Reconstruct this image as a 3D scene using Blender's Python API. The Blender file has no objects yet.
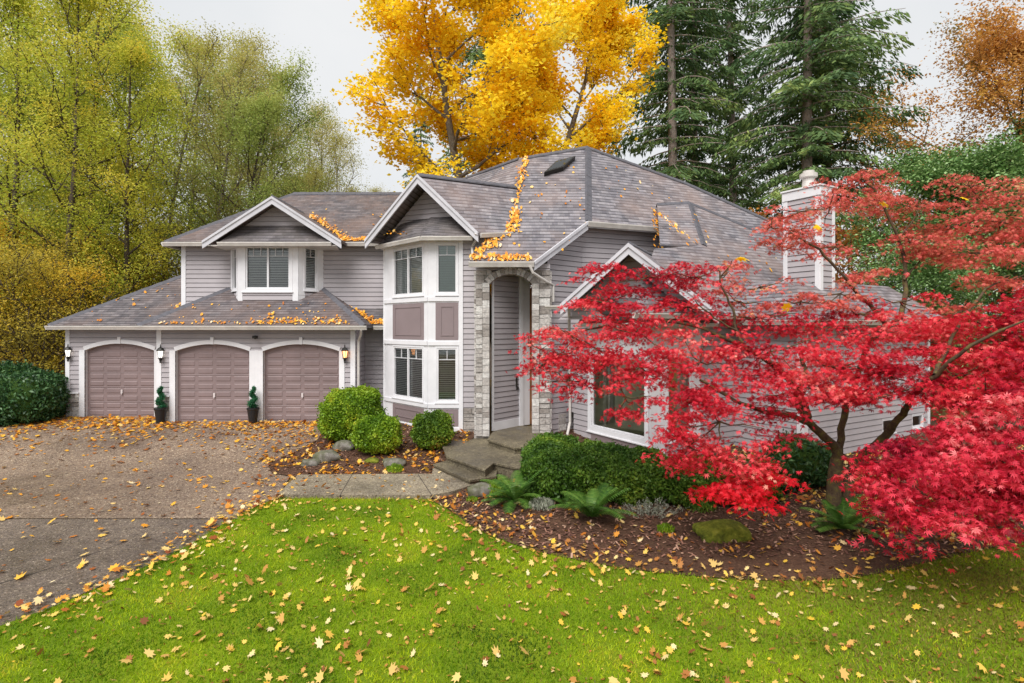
import bpy, bmesh, math, random
import numpy as np
from mathutils import Vector
random.seed(7)
R = math.radians
F = 569.0; EYE = 3.0; HZ = 327.0
scn = bpy.context.scene
COL = scn.collection

# ------------------------------------------------------------------ helpers
def at(px, py, Y):
    return (( px-512)/F*Y, Y, EYE+(HZ-py)/F*Y)
def xy(px, Y): return ((px-512)/F*Y, Y)
def gz(y):
    t = min(1, max(0, (y-13.2)/4.8)); t = t*t*(3-2*t)
    return -.5+.5*t
def gzv(y):
    t = np.clip((y-13.2)/4.8, 0, 1); t = t*t*(3-2*t)
    return -.5+.5*t
def ground(px, py):
    Y = 12.0
    for _ in range(30):
        Y = (EYE-gz(Y))*F/(py-HZ)*.5+Y*.5
    return ((px-512)/F*Y, Y)
def plane_z(pl, x, y):
    (ox, oy, oz), (nx, ny), m = pl
    return oz+m*((x-ox)*nx+(y-oy)*ny)
def on_plane(px, py, pl):
    kx = (px-512)/F; kz = (HZ-py)/F
    (ox, oy, oz), (nx, ny), m = pl
    Y = (EYE-oz+m*(ox*nx+oy*ny))/(m*(kx*nx+ny)-kz)
    return (kx*Y, Y, EYE+kz*Y)

def link(o, parent=None):
    COL.objects.link(o)
    if parent is not None:
        o.parent = parent
    return o
def tag(o, label=None, cat=None, group=None, kind=None):
    if label: o['label'] = label
    if cat: o['category'] = cat
    if group: o['group'] = group
    if kind: o['kind'] = kind
    return o
def empty(name, loc=(0, 0, 0), rz=0):
    o = bpy.data.objects.new(name, None)
    o.empty_display_size = .2
    o.location = loc; o.rotation_euler = (0, 0, rz)
    COL.objects.link(o)
    return o
def copy_tree(o, parent=None):
    c = o.copy(); COL.objects.link(c); c.parent = parent
    for ch in [k for k in bpy.data.objects if k.parent == o]:
        copy_tree(ch, c)
    return c

class MB:
    def __init__(s, split=False): s.v = []; s.f = []; s.t = []; s.cuts = []; s.own = None; s.split = split
    def owner(s, k):
        if s.split and k != s.own:
            s.own = k; s.cuts.append(len(s.f))
    def add(s, vs, fs, tint=None):
        b = len(s.v); s.v += [tuple(map(float, v)) for v in vs]
        for f in fs: s.f.append([b+i for i in f]); s.t.append(random.random() if tint is None else tint)
    def poly(s, pts, tint=None): s.add(pts, [list(range(len(pts)))], tint)
    def box(s, c, sz, rz=0, tint=None):
        x, y, z = [k/2 for k in sz]; ca, sa = math.cos(rz), math.sin(rz)
        vs = []
        for a, b, d in ((-x,-y,-z),(x,-y,-z),(x,y,-z),(-x,y,-z),(-x,-y,z),(x,-y,z),(x,y,z),(-x,y,z)):
            vs.append((c[0]+a*ca-b*sa, c[1]+a*sa+b*ca, c[2]+d))
        s.add(vs, [(0,3,2,1),(4,5,6,7),(0,1,5,4),(1,2,6,5),(2,3,7,6),(3,0,4,7)], tint)
    def hexa(s, lo, hi, tint=None):
        n = len(lo); s.add(list(lo)+list(hi), [list(range(n))[::-1], list(range(n, 2*n))]+[[i, (i+1) % n, n+(i+1) % n, n+i] for i in range(n)], tint)
    def slab(s, pts, th, tint=None):
        s.hexa([(p[0], p[1], p[2]-th) for p in pts], pts, tint)
    def tube(s, pts, rad, n=8, cap=True, tint=None):
        pts = [Vector(p) for p in pts]
        if not hasattr(rad, '__len__'): rad = [rad]*len(pts)
        vs = []; up = None
        for i, p in enumerate(pts):
            d = (pts[min(i+1, len(pts)-1)]-pts[max(i-1, 0)]).normalized()
            a = Vector((0, 0, 1)) if abs(d.z) < .9 else Vector((1, 0, 0))
            if up is None: up = d.cross(a).normalized()
            u = (up-d*up.dot(d)).normalized(); up = u; w = d.cross(u)
            for k in range(n):
                an = 2*math.pi*k/n
                vs.append(p+(u*math.cos(an)+w*math.sin(an))*rad[i])
        fs = []
        for i in range(len(pts)-1):
            for k in range(n):
                fs.append((i*n+k, i*n+(k+1) % n, (i+1)*n+(k+1) % n, (i+1)*n+k))
        if cap: fs.append(list(range(n))[::-1]); fs.append([(len(pts)-1)*n+k for k in range(n)])
        s.add(vs, fs, tint)
    def lathe(s, c, prof, n=16, tint=None):
        s.tube([(c[0], c[1], c[2]+z) for r, z in prof], [r for r, z in prof], n, True, tint)
    def build(s, name, mat, parent=None, smooth=False, bevel=0):
        if s.cuts:
            cs = s.cuts+[len(s.f)]; last = None
            if cs[0] > 0: cs = [0]+cs
            for a, b in zip(cs, cs[1:]):
                if b <= a: continue
                sub = MB(); used_ = sorted({i for f in s.f[a:b] for i in f}); ix = {v: i for i, v in enumerate(used_)}
                sub.v = [s.v[i] for i in used_]; sub.f = [[ix[i] for i in f] for f in s.f[a:b]]; sub.t = s.t[a:b]
                last = sub.build(name, mat, parent, smooth, bevel)
            return last
        me = bpy.data.meshes.new(name)
        me.from_pydata(s.v, [], s.f); me.validate()
        if len(me.polygons) == len(s.f):
            at_ = me.attributes.new('tint', 'FLOAT', 'FACE'); at_.data.foreach_set('value', s.t)
        uv = me.uv_layers.new(name='UV')
        for p in me.polygons:
            n = p.normal
            t = Vector((0, 0, 1)).cross(n)
            if t.length < .02: t = Vector((1, 0, 0))
            t.normalize(); b = n.cross(t)
            for li in p.loop_indices:
                co = me.vertices[me.loops[li].vertex_index].co
                uv.data[li].uv = (co.dot(t), co.dot(b))
            if smooth: p.use_smooth = True
        me.materials.append(mat)
        o = bpy.data.objects.new(name, me); link(o, parent)
        if bevel:
            m = o.modifiers.new('b', 'BEVEL'); m.width = bevel; m.segments = 2; m.limit_method = 'ANGLE'
        return o

def np_mesh(name, V, Fa, mat, tint=None, parent=None, smooth=False):
    """V (n,3), Fa (m,k) uniform polygons"""
    me = bpy.data.meshes.new(name)
    V = np.asarray(V, dtype=np.float32); Fa = np.asarray(Fa, dtype=np.int32)
    m, k = Fa.shape
    me.vertices.add(len(V)); me.vertices.foreach_set('co', V.ravel())
    me.loops.add(m*k); me.loops.foreach_set('vertex_index', Fa.ravel())
    me.polygons.add(m); me.polygons.foreach_set('loop_start', np.arange(m, dtype=np.int32)*k)
    try: me.polygons.foreach_set('loop_total', np.full(m, k, dtype=np.int32))
    except Exception: pass
    me.update(calc_edges=True)
    if tint is not None:
        a = me.attributes.new('tint', 'FLOAT', 'POINT'); a.data.foreach_set('value', np.asarray(tint, dtype=np.float32))
    if smooth:
        me.polygons.foreach_set('use_smooth', np.ones(m, dtype=bool))
    me.materials.append(mat)
    o = bpy.data.objects.new(name, me)
    return link(o, parent)

# ------------------------------------------------------------------ materials
def new_mat(name):
    m = bpy.data.materials.new(name); m.use_nodes = True
    nt = m.node_tree; nt.nodes.clear()
    out = nt.nodes.new('ShaderNodeOutputMaterial')
    return m, nt, out
class N:
    def __init__(s, nt): s.nt = nt
    def __call__(s, typ, ins=None, **kw):
        n = s.nt.nodes.new('ShaderNode'+typ)
        for k, v in kw.items(): setattr(n, k, v)
        for k, v in (ins or {}).items():
            if isinstance(v, bpy.types.NodeSocket): s.nt.links.new(v, n.inputs[k])
            else: n.inputs[k].default_value = v
        return n
def c4(c): return (c[0], c[1], c[2], 1)
def ramp(n, fac, stops):
    r = n('ValToRGB', {'Fac': fac}); cr = r.color_ramp
    while len(cr.elements) < len(stops): cr.elements.new(.5)
    for e, (p, c) in zip(cr.elements, stops): e.position = p; e.color = c4(c)
    return r.outputs['Color']
def mixc(n, fac, a, b, mode='MIX'):
    m = n('MixRGB', blend_type=mode)
    for k, v in (('Fac', fac), ('Color1', a), ('Color2', b)):
        if isinstance(v, bpy.types.NodeSocket): n.nt.links.new(v, m.inputs[k])
        else: m.inputs[k].default_value = v if k == 'Fac' else c4(v)
    return m.outputs['Color']
def paint(name, col, rough=.55, var=.12, scale=2.5, bump=0, spec=.3, metal=0):
    m, nt, out = new_mat(name); n = N(nt)
    tc = n('TexCoord').outputs['Object']
    no = n('TexNoise', {'Vector': tc, 'Scale': scale, 'Detail': 6, 'Roughness': .6}).outputs['Fac']
    lo = [c*(1-var) for c in col]; hi = [min(1, c*(1+var)) for c in col]
    cc = ramp(n, no, [(.3, lo), (.7, hi)])
    b = n('BsdfPrincipled', {'Base Color': cc, 'Roughness': rough, 'Specular IOR Level': spec, 'Metallic': metal})
    if bump:
        nb = n('TexNoise', {'Vector': tc, 'Scale': 60, 'Detail': 3}).outputs['Fac']
        bu = n('Bump', {'Height': nb, 'Strength': bump, 'Distance': .01}); nt.links.new(bu.outputs[0], b.inputs['Normal'])
    nt.links.new(b.outputs[0], out.inputs[0])
    return m
def leafmat(name, stops, trans=.35, rough=.6, nscale=0, spec=.25):
    m, nt, out = new_mat(name); n = N(nt)
    t = n('Attribute', attribute_name='tint').outputs['Fac']
    if nscale:
        g = n('TexCoord').outputs['Object']
        no = n('TexNoise', {'Vector': g, 'Scale': nscale, 'Detail': 2}).outputs['Fac']
        mm = n('Math', {0: t, 1: .45}, operation='MULTIPLY').outputs[0]
        m2 = n('Math', {0: no, 1: 1.9}, operation='MULTIPLY').outputs[0]
        m3 = n('Math', {0: mm, 1: m2}, operation='ADD').outputs[0]
        t = n('Math', {0: m3, 1: .68}, operation='SUBTRACT').outputs[0]
    cc = ramp(n, t, stops)
    b = n('BsdfPrincipled', {'Base Color': cc, 'Roughness': rough, 'Specular IOR Level': spec})
    tr = n('BsdfTranslucent', {'Color': cc})
    mx = n('MixShader', {0: trans}); nt.links.new(b.outputs[0], mx.inputs[1]); nt.links.new(tr.outputs[0], mx.inputs[2])
    nt.links.new(mx.outputs[0], out.inputs[0])
    return m
def shingle(name, c1, c2, stain, samt=.5):
    m, nt, out = new_mat(name); n = N(nt)
    uv = n('UVMap', uv_map='UV').outputs[0]
    tc = n('TexCoord').outputs['Object']
    br = n('TexBrick', {'Vector': uv, 'Color1': c4(c1), 'Color2': c4(c2), 'Mortar': c4([k*.6 for k in c1]), 'Scale': 1, 'Mortar Size': .004,
            'Mortar Smooth': 1, 'Bias': 0, 'Brick Width': .31, 'Row Height': .145}, offset=.37)
    br2 = n('TexBrick', {'Vector': uv, 'Color1': (1.05, 1.05, 1.05, 1), 'Color2': (.55, .55, .60, 1), 'Mortar': (.8, .8, .8, 1), 'Scale': 1, 'Mortar Size': .0,
            'Brick Width': .17, 'Row Height': .145}, offset=.61)
    c = mixc(n, .75, br.outputs['Color'], br2.outputs['Color'], 'MULTIPLY')
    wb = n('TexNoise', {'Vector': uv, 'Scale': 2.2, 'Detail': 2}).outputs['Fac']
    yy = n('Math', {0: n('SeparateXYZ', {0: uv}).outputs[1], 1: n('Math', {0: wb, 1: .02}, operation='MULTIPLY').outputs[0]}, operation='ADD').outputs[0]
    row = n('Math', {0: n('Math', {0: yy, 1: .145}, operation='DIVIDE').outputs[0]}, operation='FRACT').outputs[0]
    c = mixc(n, 1, c, ramp(n, row, [(0, (.25,)*3), (.18, (.38,)*3), (.30, (1,)*3), (.8, (1.08,)*3)]), 'MULTIPLY')  # shadow line of each shingle course painted into the colour
    no = n('TexNoise', {'Vector': tc, 'Scale': .55, 'Detail': 5, 'Roughness': .6}).outputs['Fac']
    f = ramp(n, no, [(.42, (0, 0, 0)), (.66, (1, 1, 1))])
    f2 = n('Math', {0: f, 1: samt}, operation='MULTIPLY').outputs[0]
    c = mixc(n, f2, c, stain)
    fi = n('TexNoise', {'Vector': tc, 'Scale': 45, 'Detail': 2}).outputs['Fac']
    c = mixc(n, .5, c, ramp(n, fi, [(.3, (.6, .6, .6)), (.7, (1.3, 1.3, 1.3))]), 'MULTIPLY')
    b = n('BsdfPrincipled', {'Base Color': c, 'Roughness': .75, 'Specular IOR Level': .35})
    sep = n('SeparateXYZ', {0: uv}).outputs[1]
    mo = n('Math', {0: sep, 1: .145}, operation='MODULO').outputs[0]
    ab = n('Math', {0: mo, 1: -1.0}, operation='MULTIPLY').outputs[0]
    ad = n('Math', {0: ab, 1: n('Math', {0: fi, 1: .03}, operation='MULTIPLY').outputs[0]}, operation='ADD').outputs[0]
    bu = n('Bump', {'Height': ad, 'Strength': .6, 'Distance': .12}); nt.links.new(bu.outputs[0], b.inputs['Normal'])
    nt.links.new(b.outputs[0], out.inputs[0])
    return m
def aggregate(name, dark, mid, light, fine=70, wet=.5, big=.35):
    m, nt, out = new_mat(name); n = N(nt)
    tc = n('TexCoord').outputs['Object']
    vo = n('TexVoronoi', {'Vector': tc, 'Scale': fine, 'Randomness': 1})
    vs = n('SeparateColor', {0: vo.outputs['Color']}).outputs[0]
    c = ramp(n, vs, [(.0, dark), (.45, mid), (.9, mid), (1, light)])
    no = n('TexNoise', {'Vector': tc, 'Scale': big, 'Detail': 7, 'Roughness': .65}).outputs['Fac']
    c = mixc(n, 1, c, ramp(n, no, [(.3, (.55, .53, .52)), (.7, (1.25, 1.2, 1.05))]), 'MULTIPLY')
    n2 = n('TexNoise', {'Vector': tc, 'Scale': 9, 'Detail': 6, 'Roughness': .7}).outputs['Fac']
    c = mixc(n, 1, c, ramp(n, n2, [(.3, (.72, .7, .7)), (.7, (1.2, 1.2, 1.05))]), 'MULTIPLY')
    rr = ramp(n, no, [(.35, (.35, .35, .35)), (.65, (.8, .8, .8))])
    b = n('BsdfPrincipled', {'Base Color': c, 'Specular IOR Level': wet}); nt.links.new(rr, b.inputs['Roughness'])
    bu = n('Bump', {'Height': vo.outputs['Distance'], 'Strength': .35, 'Distance': .01}); nt.links.new(bu.outputs[0], b.inputs['Normal'])
    nt.links.new(b.outputs[0], out.inputs[0])
    return m
def noisy(name, stops, scale, rough=.9, bump=.5, det=8, dist=.05, scale2=None, st2=None, spec=.2):
    m, nt, out = new_mat(name); n = N(nt)
    tc = n('TexCoord').outputs['Object']
    no = n('TexNoise', {'Vector': tc, 'Scale': scale, 'Detail': det, 'Roughness': .7}).outputs['Fac']
    c = ramp(n, no, stops)
    if scale2:
        nn = n('TexNoise', {'Vector': tc, 'Scale': scale2, 'Detail': 5, 'Roughness': .6}).outputs['Fac']
        c = mixc(n, 1, c, ramp(n, nn, st2), 'MULTIPLY')
    b = n('BsdfPrincipled', {'Base Color': c, 'Roughness': rough, 'Specular IOR Level': spec})
    bu = n('Bump', {'Height': no, 'Strength': bump, 'Distance': dist}); nt.links.new(bu.outputs[0], b.inputs['Normal'])
    nt.links.new(b.outputs[0], out.inputs[0])
    return m
def stonemat(name, stops):
    m, nt, out = new_mat(name); n = N(nt)
    t = n('Attribute', attribute_name='tint').outputs['Fac']
    c = ramp(n, t, stops)
    tc = n('TexCoord').outputs['Object']
    no = n('TexNoise', {'Vector': tc, 'Scale': 14, 'Detail': 8, 'Roughness': .7}).outputs['Fac']
    c = mixc(n, 1, c, ramp(n, no, [(.3, (.6, .6, .6)), (.7, (1.3, 1.3, 1.28))]), 'MULTIPLY')
    b = n('BsdfPrincipled', {'Base Color': c, 'Roughness': .85})
    bu = n('Bump', {'Height': no, 'Strength': .8, 'Distance': .04}); nt.links.new(bu.outputs[0], b.inputs['Normal'])
    nt.links.new(b.outputs[0], out.inputs[0])
    return m
def glassmat(name, tint=(.8, .85, .85)):
    m, nt, out = new_mat(name); n = N(nt)
    fr = n('Fresnel', {'IOR': 1.9}).outputs[0]
    tr = n('BsdfTransparent', {'Color': c4(tint)}); gl = n('BsdfGlossy', {'Roughness': .02, 'Color': (1, 1, 1, 1)})
    mx = n('MixShader', {0: fr}); nt.links.new(tr.outputs[0], mx.inputs[1]); nt.links.new(gl.outputs[0], mx.inputs[2])
    nt.links.new(mx.outputs[0], out.inputs[0])
    return m
def emis(name, col, st):
    m, nt, out = new_mat(name); n = N(nt)
    e = n('Emission', {'Color': c4(col), 'Strength': st}); nt.links.new(e.outputs[0], out.inputs[0])
    return m

M = {}
M['siding'] = paint('siding_paint', (.395, .365, .382), .6, .10, 1.1)
M['trim'] = paint('trim_paint', (.70, .695, .72), .5, .09, 1.6)
M['gutter'] = paint('gutter_paint', (.56, .53, .50), .4, .16, 3)
M['rake'] = paint('rake_paint', (.52, .515, .55), .5, .1, 2)
M['door'] = paint('garage_door_paint', (.225, .168, .168), .5, .13, 1.2)
M['panel'] = paint('bay_panel_paint', (.235, .185, .19), .55, .06, 1.5)
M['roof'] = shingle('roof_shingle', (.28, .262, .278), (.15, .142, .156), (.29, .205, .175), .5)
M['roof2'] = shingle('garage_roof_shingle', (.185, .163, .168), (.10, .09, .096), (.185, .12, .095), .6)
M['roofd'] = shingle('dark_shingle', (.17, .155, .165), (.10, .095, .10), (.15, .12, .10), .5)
M['cap'] = paint('ridge_cap', (.10, .098, .112), .8, .2, 8)
M['stone'] = stonemat('ledge_stone', [(0, (.25, .22, .20)), (.3, (.40, .37, .35)), (.7, (.52, .49, .47)), (1, (.62, .60, .58))])
M['mortar'] = paint('mortar', (.34, .32, .30), .95, .15, 9)
M['glass'] = glassmat('window_glass')
M['blind'] = paint('blind', (.78, .78, .76), .6, .03)
M['blindg'] = paint('pale_shade', (.55, .66, .60), .6, .03)
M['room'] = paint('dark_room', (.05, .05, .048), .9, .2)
M['roomw'] = paint('room_wall', (.75, .72, .50), .9, .5, 1)
M['wood'] = paint('door_wood', (.20, .08, .025), .4, .3, 6)
M['metal'] = paint('dark_metal', (.03, .028, .026), .4, .1)
M['handle'] = paint('pale_metal', (.55, .50, .50), .4, .1)
M['lampw'] = emis('lamp_white', (1, .93, .82), 2.0)
M['lampo'] = emis('lamp_warm', (1, .42, .16), 3.0)
M['drive'] = aggregate('exposed_aggregate', (.07, .046, .038), (.245, .182, .155), (.58, .50, .43), 46)
M['path'] = aggregate('path_aggregate', (.09, .075, .06), (.27, .235, .20), (.6, .56, .5), 60, .4, .8)
M['asphalt'] = aggregate('asphalt', (.055, .042, .038), (.165, .132, .122), (.40, .34, .31), 55, .5, .5)
M['step'] = aggregate('step_concrete', (.045, .038, .028), (.155, .135, .105), (.36, .33, .28), 60, .4, 1.2)
M['lawn'] = noisy('lawn_turf', [(.25, (.055, .09, .004)), (.5, (.14, .22, .006)), (.75, (.24, .31, .012))], 38, scale2=.55,
                  st2=[(.3, (.7, .75, .8)), (.7, (1.35, 1.15, 1)) ])
M['mulch'] = noisy('bark_mulch', [(.25, (.035, .013, .010)), (.5, (.105, .055, .034)), (.75, (.20, .115, .068))], 30, scale2=1, st2=[(.3, (.7,)*3), (.7, (1.2,)*3)], bump=1)
M['floor'] = noisy('forest_floor', [(.25, (.06, .04, .015)), (.5, (.16, .10, .03)), (.75, (.26, .17, .05))], 6)
M['bark'] = noisy('grey_bark', [(.25, (.07, .055, .045)), (.5, (.16, .135, .11)), (.75, (.27, .24, .20))], 9, bump=.8)
M['barkd'] = noisy('dark_bark', [(.25, (.03, .024, .018)), (.5, (.075, .058, .042)), (.75, (.13, .105, .07))], 9, bump=.8)
M['barkf'] = noisy('fir_bark', [(.25, (.17, .135, .12)), (.5, (.33, .27, .24)), (.75, (.45, .38, .34))], 7, bump=.8)
M['barkm'] = noisy('mossy_maple_bark', [(.3, (.035, .022, .016)), (.5, (.095, .065, .040)), (.62, (.13, .11, .035)), (.8, (.22, .20, .08))], 8, bump=.8)
M['rock'] = noisy('boulder', [(.3, (.07, .065, .055)), (.55, (.18, .165, .145)), (.8, (.34, .32, .29))], 5, bump=.7, scale2=3, st2=[(.35, (.7, .8, .45)), (.6, (1, 1, 1))])
M['moss'] = noisy('mossy_boulder', [(.3, (.05, .06, .010)), (.5, (.17, .20, .02)), (.65, (.31, .33, .04)), (.8, (.38, .36, .22))], 7, bump=1, dist=.12)
M['pot'] = paint('black_pot', (.018, .018, .02), .35, .1)
M['chip'] = leafmat('bark_chip', [(0, (.03, .014, .010)), (.5, (.15, .07, .05)), (.85, (.30, .16, .11)), (1, (.42, .27, .19))], 0)
M['fallen'] = leafmat('fallen_leaf', [(0, (.20, .045, .012)), (.2, (.42, .14, .018)), (.42, (.62, .28, .04)), (.6, (.70, .42, .05)), (.78, (.68, .47, .16)), (1, (.70, .58, .36))], .1)
M['fallenl'] = leafmat('fallen_leaf_lawn', [(0, (.15, .05, .02)), (.25, (.34, .13, .03)), (.45, (.50, .27, .06)), (.65, (.60, .40, .13)), (.8, (.70, .44, .04)), (1, (.68, .56, .32))], .1)
M['fallend'] = leafmat('fallen_leaf_orange', [(0, (.18, .05, .015)), (.3, (.45, .15, .015)), (.6, (.66, .28, .02)), (.85, (.75, .42, .04)), (1, (.72, .5, .2))], .1)
M['fallenr'] = leafmat('fallen_leaf_roof', [(0, (.38, .12, .02)), (.35, (.72, .27, .02)), (.7, (.85, .42, .03)), (.9, (.85, .55, .18)), (1, (.85, .7, .45))], .1)
M['grass'] = leafmat('grass_blade', [(0, (.05, .11, .003)), (.3, (.14, .27, .005)), (.6, (.32, .47, .008)), (.85, (.52, .60, .014)), (1, (.56, .50, .05))], .42, nscale=.9)
M['yellow'] = leafmat('yellow_maple_leaf', [(0, (.85, .46, .012)), (.4, (.97, .68, .02)), (.8, (.98, .80, .05)), (1, (.98, .90, .18))], .5, nscale=.6)
M['fir'] = leafmat('fir_needles', [(0, (.045, .10, .042)), (.5, (.115, .195, .065)), (.85, (.22, .31, .09)), (1, (.32, .38, .11))], .25, nscale=.35)
M['lyg'] = leafmat('yellow_green_leaf', [(0, (.22, .30, .03)), (.35, (.42, .48, .05)), (.7, (.64, .60, .08)), (1, (.80, .58, .06))], .5, nscale=.3)
M['lgr'] = leafmat('green_leaf', [(0, (.13, .19, .04)), (.4, (.29, .37, .08)), (.8, (.48, .52, .15)), (1, (.64, .56, .16))], .45, nscale=.3)
M['lolive'] = leafmat('olive_leaf', [(0, (.20, .19, .05)), (.4, (.38, .36, .09)), (.8, (.55, .49, .16)), (1, (.62, .45, .13))], .5, nscale=.3)
M['lgold'] = leafmat('golden_leaf', [(0, (.24, .20, .04)), (.35, (.48, .40, .06)), (.7, (.70, .50, .05)), (1, (.90, .52, .04))], .5, nscale=.4)
M['lor'] = leafmat('rust_leaf', [(0, (.24, .22, .05)), (.35, (.50, .25, .07)), (.7, (.68, .34, .08)), (1, (.78, .52, .10))], .4, nscale=.35)
M['ldark'] = leafmat('dark_evergreen_leaf', [(0, (.014, .045, .014)), (.5, (.035, .10, .03)), (1, (.09, .19, .06))], .15, .4, spec=.4)
M['llaurel'] = leafmat('laurel_leaf', [(0, (.05, .13, .03)), (.5, (.16, .30, .08)), (1, (.42, .56, .24))], .2, .35, spec=.5)
M['hedge'] = leafmat('hedge_leaf', [(0, (.022, .06, .008)), (.4, (.055, .125, .014)), (.8, (.12, .22, .025)), (1, (.24, .34, .04))], .25, .45, nscale=1.2)
M['bright'] = leafmat('bright_shrub_leaf', [(0, (.06, .14, .01)), (.4, (.17, .30, .015)), (.8, (.32, .44, .03)), (1, (.55, .50, .04))], .3, .45, nscale=1.5)
M['red'] = leafmat('red_maple_leaf', [(0, (.20, .006, .018)), (.3, (.52, .012, .035)), (.65, (.80, .035, .06)), (.9, (.92, .18, .17)), (1, (.86, .42, .30))], .32, .5, nscale=.7, spec=.3)
M['redo'] = leafmat('orange_red_maple_leaf', [(0, (.36, .07, .04)), (.3, (.60, .15, .09)), (.6, (.82, .13, .13)), (.85, (.84, .36, .22)), (1, (.62, .46, .15))], .35, .5, nscale=.8)
M['mid'] = leafmat('mid_shrub_leaf', [(0, (.04, .09, .01)), (.4, (.11, .20, .018)), (.8, (.22, .32, .03)), (1, (.50, .30, .05))], .3, .45, nscale=1.5)
M['fern'] = leafmat('fern_frond', [(0, (.03, .09, .012)), (.5, (.08, .18, .025)), (1, (.17, .28, .05))], .25, .45)
M['heather'] = leafmat('grey_heather', [(0, (.16, .18, .12)), (.5, (.33, .35, .27)), (1, (.50, .50, .42))], .2)

# ------------------------------------------------------------------ walls
class W:
    """vertical wall frame: u metres along from p0 to p1, n points outwards (to the right-hand side walking p0->p1)"""
    def __init__(s, p0, p1):
        s.p0 = np.array(p0, float); d = np.array(p1, float)-s.p0
        s.L = float(np.hypot(*d)); s.d = d/s.L; s.n = np.array((s.d[1], -s.d[0]))
        s.ang = math.atan2(s.d[1], s.d[0])
    def p(s, u, z, off=0):
        q = s.p0+s.d*u+s.n*off
        return (q[0], q[1], z)
    def u_px(s, px):
        k = (px-512)/F
        return float((k*s.p0[1]-s.p0[0])/(s.d[0]-k*s.d[1]))
    def z_px(s, u, py):
        q = s.p0+s.d*u
        return EYE+(HZ-py)/F*q[1]
    def box(s, mb, u0, u1, z0, z1, o0, o1, tint=None):
        mb.owner(id(s))
        mb.hexa([s.p(u0, z0, o1), s.p(u1, z0, o1), s.p(u1, z0, o0), s.p(u0, z0, o0)],
                [s.p(u0, z1, o1), s.p(u1, z1, o1), s.p(u1, z1, o0), s.p(u0, z1, o0)], tint)

def subtract(iv, holes):
    out = [iv]
    for a, b in holes:
        nw = []
        for p, q in out:
            if b <= p or a >= q: nw.append((p, q)); continue
            if a > p: nw.append((p, a))
            if b < q: nw.append((b, q))
        out = nw
    return out
def rect(u0, u1, z0, z1): return (lambda z: (u0, u1) if z0 < z < z1 else None, [z0, z1])
def arch(u0, u1, z0, zs, zt):
    w = (u1-u0)/2; c = (u0+u1)/2; h = zt-zs; rad = (w*w+h*h)/(2*h); zc = zt-rad
    def f(z):
        if z <= z0 or z >= zt: return None
        if z <= zs: return (u0, u1)
        x = math.sqrt(max(0, rad*rad-(z-zc)**2)); return (c-x, c+x)
    return (f, [z0]+[zs+h*k/10 for k in range(11)], rad, zc, c)
def siding(mb, w, u0, u1, z0, z1, holes=(), outer=None, expo=.155, solid=False):
    """lapped boards with a dark gap; outer(z)->(a,b) for gables"""
    mb.owner(id(w)); zs = set([z0, z1])
    k = math.floor(z0/expo)
    while k*expo < z1:
        for q in (k*expo, k*expo+.020):
            if z0 < q < z1: zs.add(q)
        k += 1
    for h in holes:
        for q in h[1]:
            if z0 < q < z1: zs.add(q)
    zs = sorted(zs)
    for a, b in zip(zs, zs[1:]):
        if b-a < 1e-4: continue
        def segs(z):
            iv = (u0, u1) if outer is None else outer(z)
            if iv is None or iv[1]-iv[0] < .01: return []
            hs = [h[0](z) for h in holes]; hs = [h for h in hs if h]
            return subtract(iv, hs)
        A, B = segs(a+1e-4), segs(b-1e-4)
        if len(A) != len(B):
            A = B = segs((a+b)/2)
        mid = (a+b)/2; fr = (mid % expo); gap = fr < .020
        ka = ((a+1e-5) % expo)/expo; kb = ((b-1e-5) % expo)/expo
        for (a0, a1), (b0, b1) in zip(A, B):
            if gap and not solid: oa = ob = -.01
            else:
                oa = .042-.018*ka; ob = .042-.018*kb
            if solid: oa = ob = .01

            mb.add([w.p(a0, a, oa), w.p(a1, a, oa), w.p(b1, b, ob), w.p(b0, b, ob),
                    w.p(a0, a, 0), w.p(a1, a, 0), w.p(b1, b, 0), w.p(b0, b, 0)],
                   [(0, 1, 2, 3), (0, 4, 5, 1), (3, 2, 6, 7), (0, 3, 7, 4), (1, 5, 6, 2)])
def ring(mb, w, u0, u1, zs, zt, band, off, n=16):
    """arched trim band over an opening"""
    wd = (u1-u0)/2; c = (u0+u1)/2; h = zt-zs; rad = (wd*wd+h*h)/(2*h); zc = zt-rad
    a0 = math.asin(wd/rad)
    for i in range(n):
        t0 = -a0+2*a0*i/n; t1 = -a0+2*a0*(i+1)/n
        P = lambda t, r, o: w.p(c+math.sin(t)*r, zc+math.cos(t)*r, o)
        mb.hexa([P(t0, rad, off), P(t1, rad, off), P(t1, rad, 0), P(t0, rad, 0)],
                [P(t0, rad+band, off), P(t1, rad+band, off), P(t1, rad+band, 0), P(t0, rad+band, 0)])
def stones(mb, w, u0, u1, z0, z1, holes=(), back=None, thick=.05):
    mb.owner(id(w)); z = z0; rnd = random.Random(int(u0*100+z0*10+5))
    while z < z1-.02:
        h = rnd.choice((.11, .15, .19, .24)); h = min(h, z1-z)
        if z1-z-h < .07: h = z1-z
        hs = [q[0](z+h/2) for q in holes]; hs = [q for q in hs if q]
        for a, b in subtract((u0, u1), hs):
            u = a
            while u < b-.01:
                l = rnd.uniform(.16, .42)
                if b-u-l < .12: l = b-u
                g = .007; t = thick*rnd.uniform(.6, 1.25); j = lambda: rnd.uniform(-.007, .007)
                tt = rnd.random()
                lo = [w.p(u+g, z+g, t), w.p(u+l-g, z+g, t), w.p(u+l-g, z+g, 0), w.p(u+g, z+g, 0)]
                hi = [w.p(u+g+j(), z+h-g+j(), t+j()), w.p(u+l-g+j(), z+h-g+j(), t+j()), w.p(u+l-g, z+h-g, 0), w.p(u+g, z+h-g, 0)]
                mb.hexa(lo, hi, tt)
                u += l
        z += h
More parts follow.
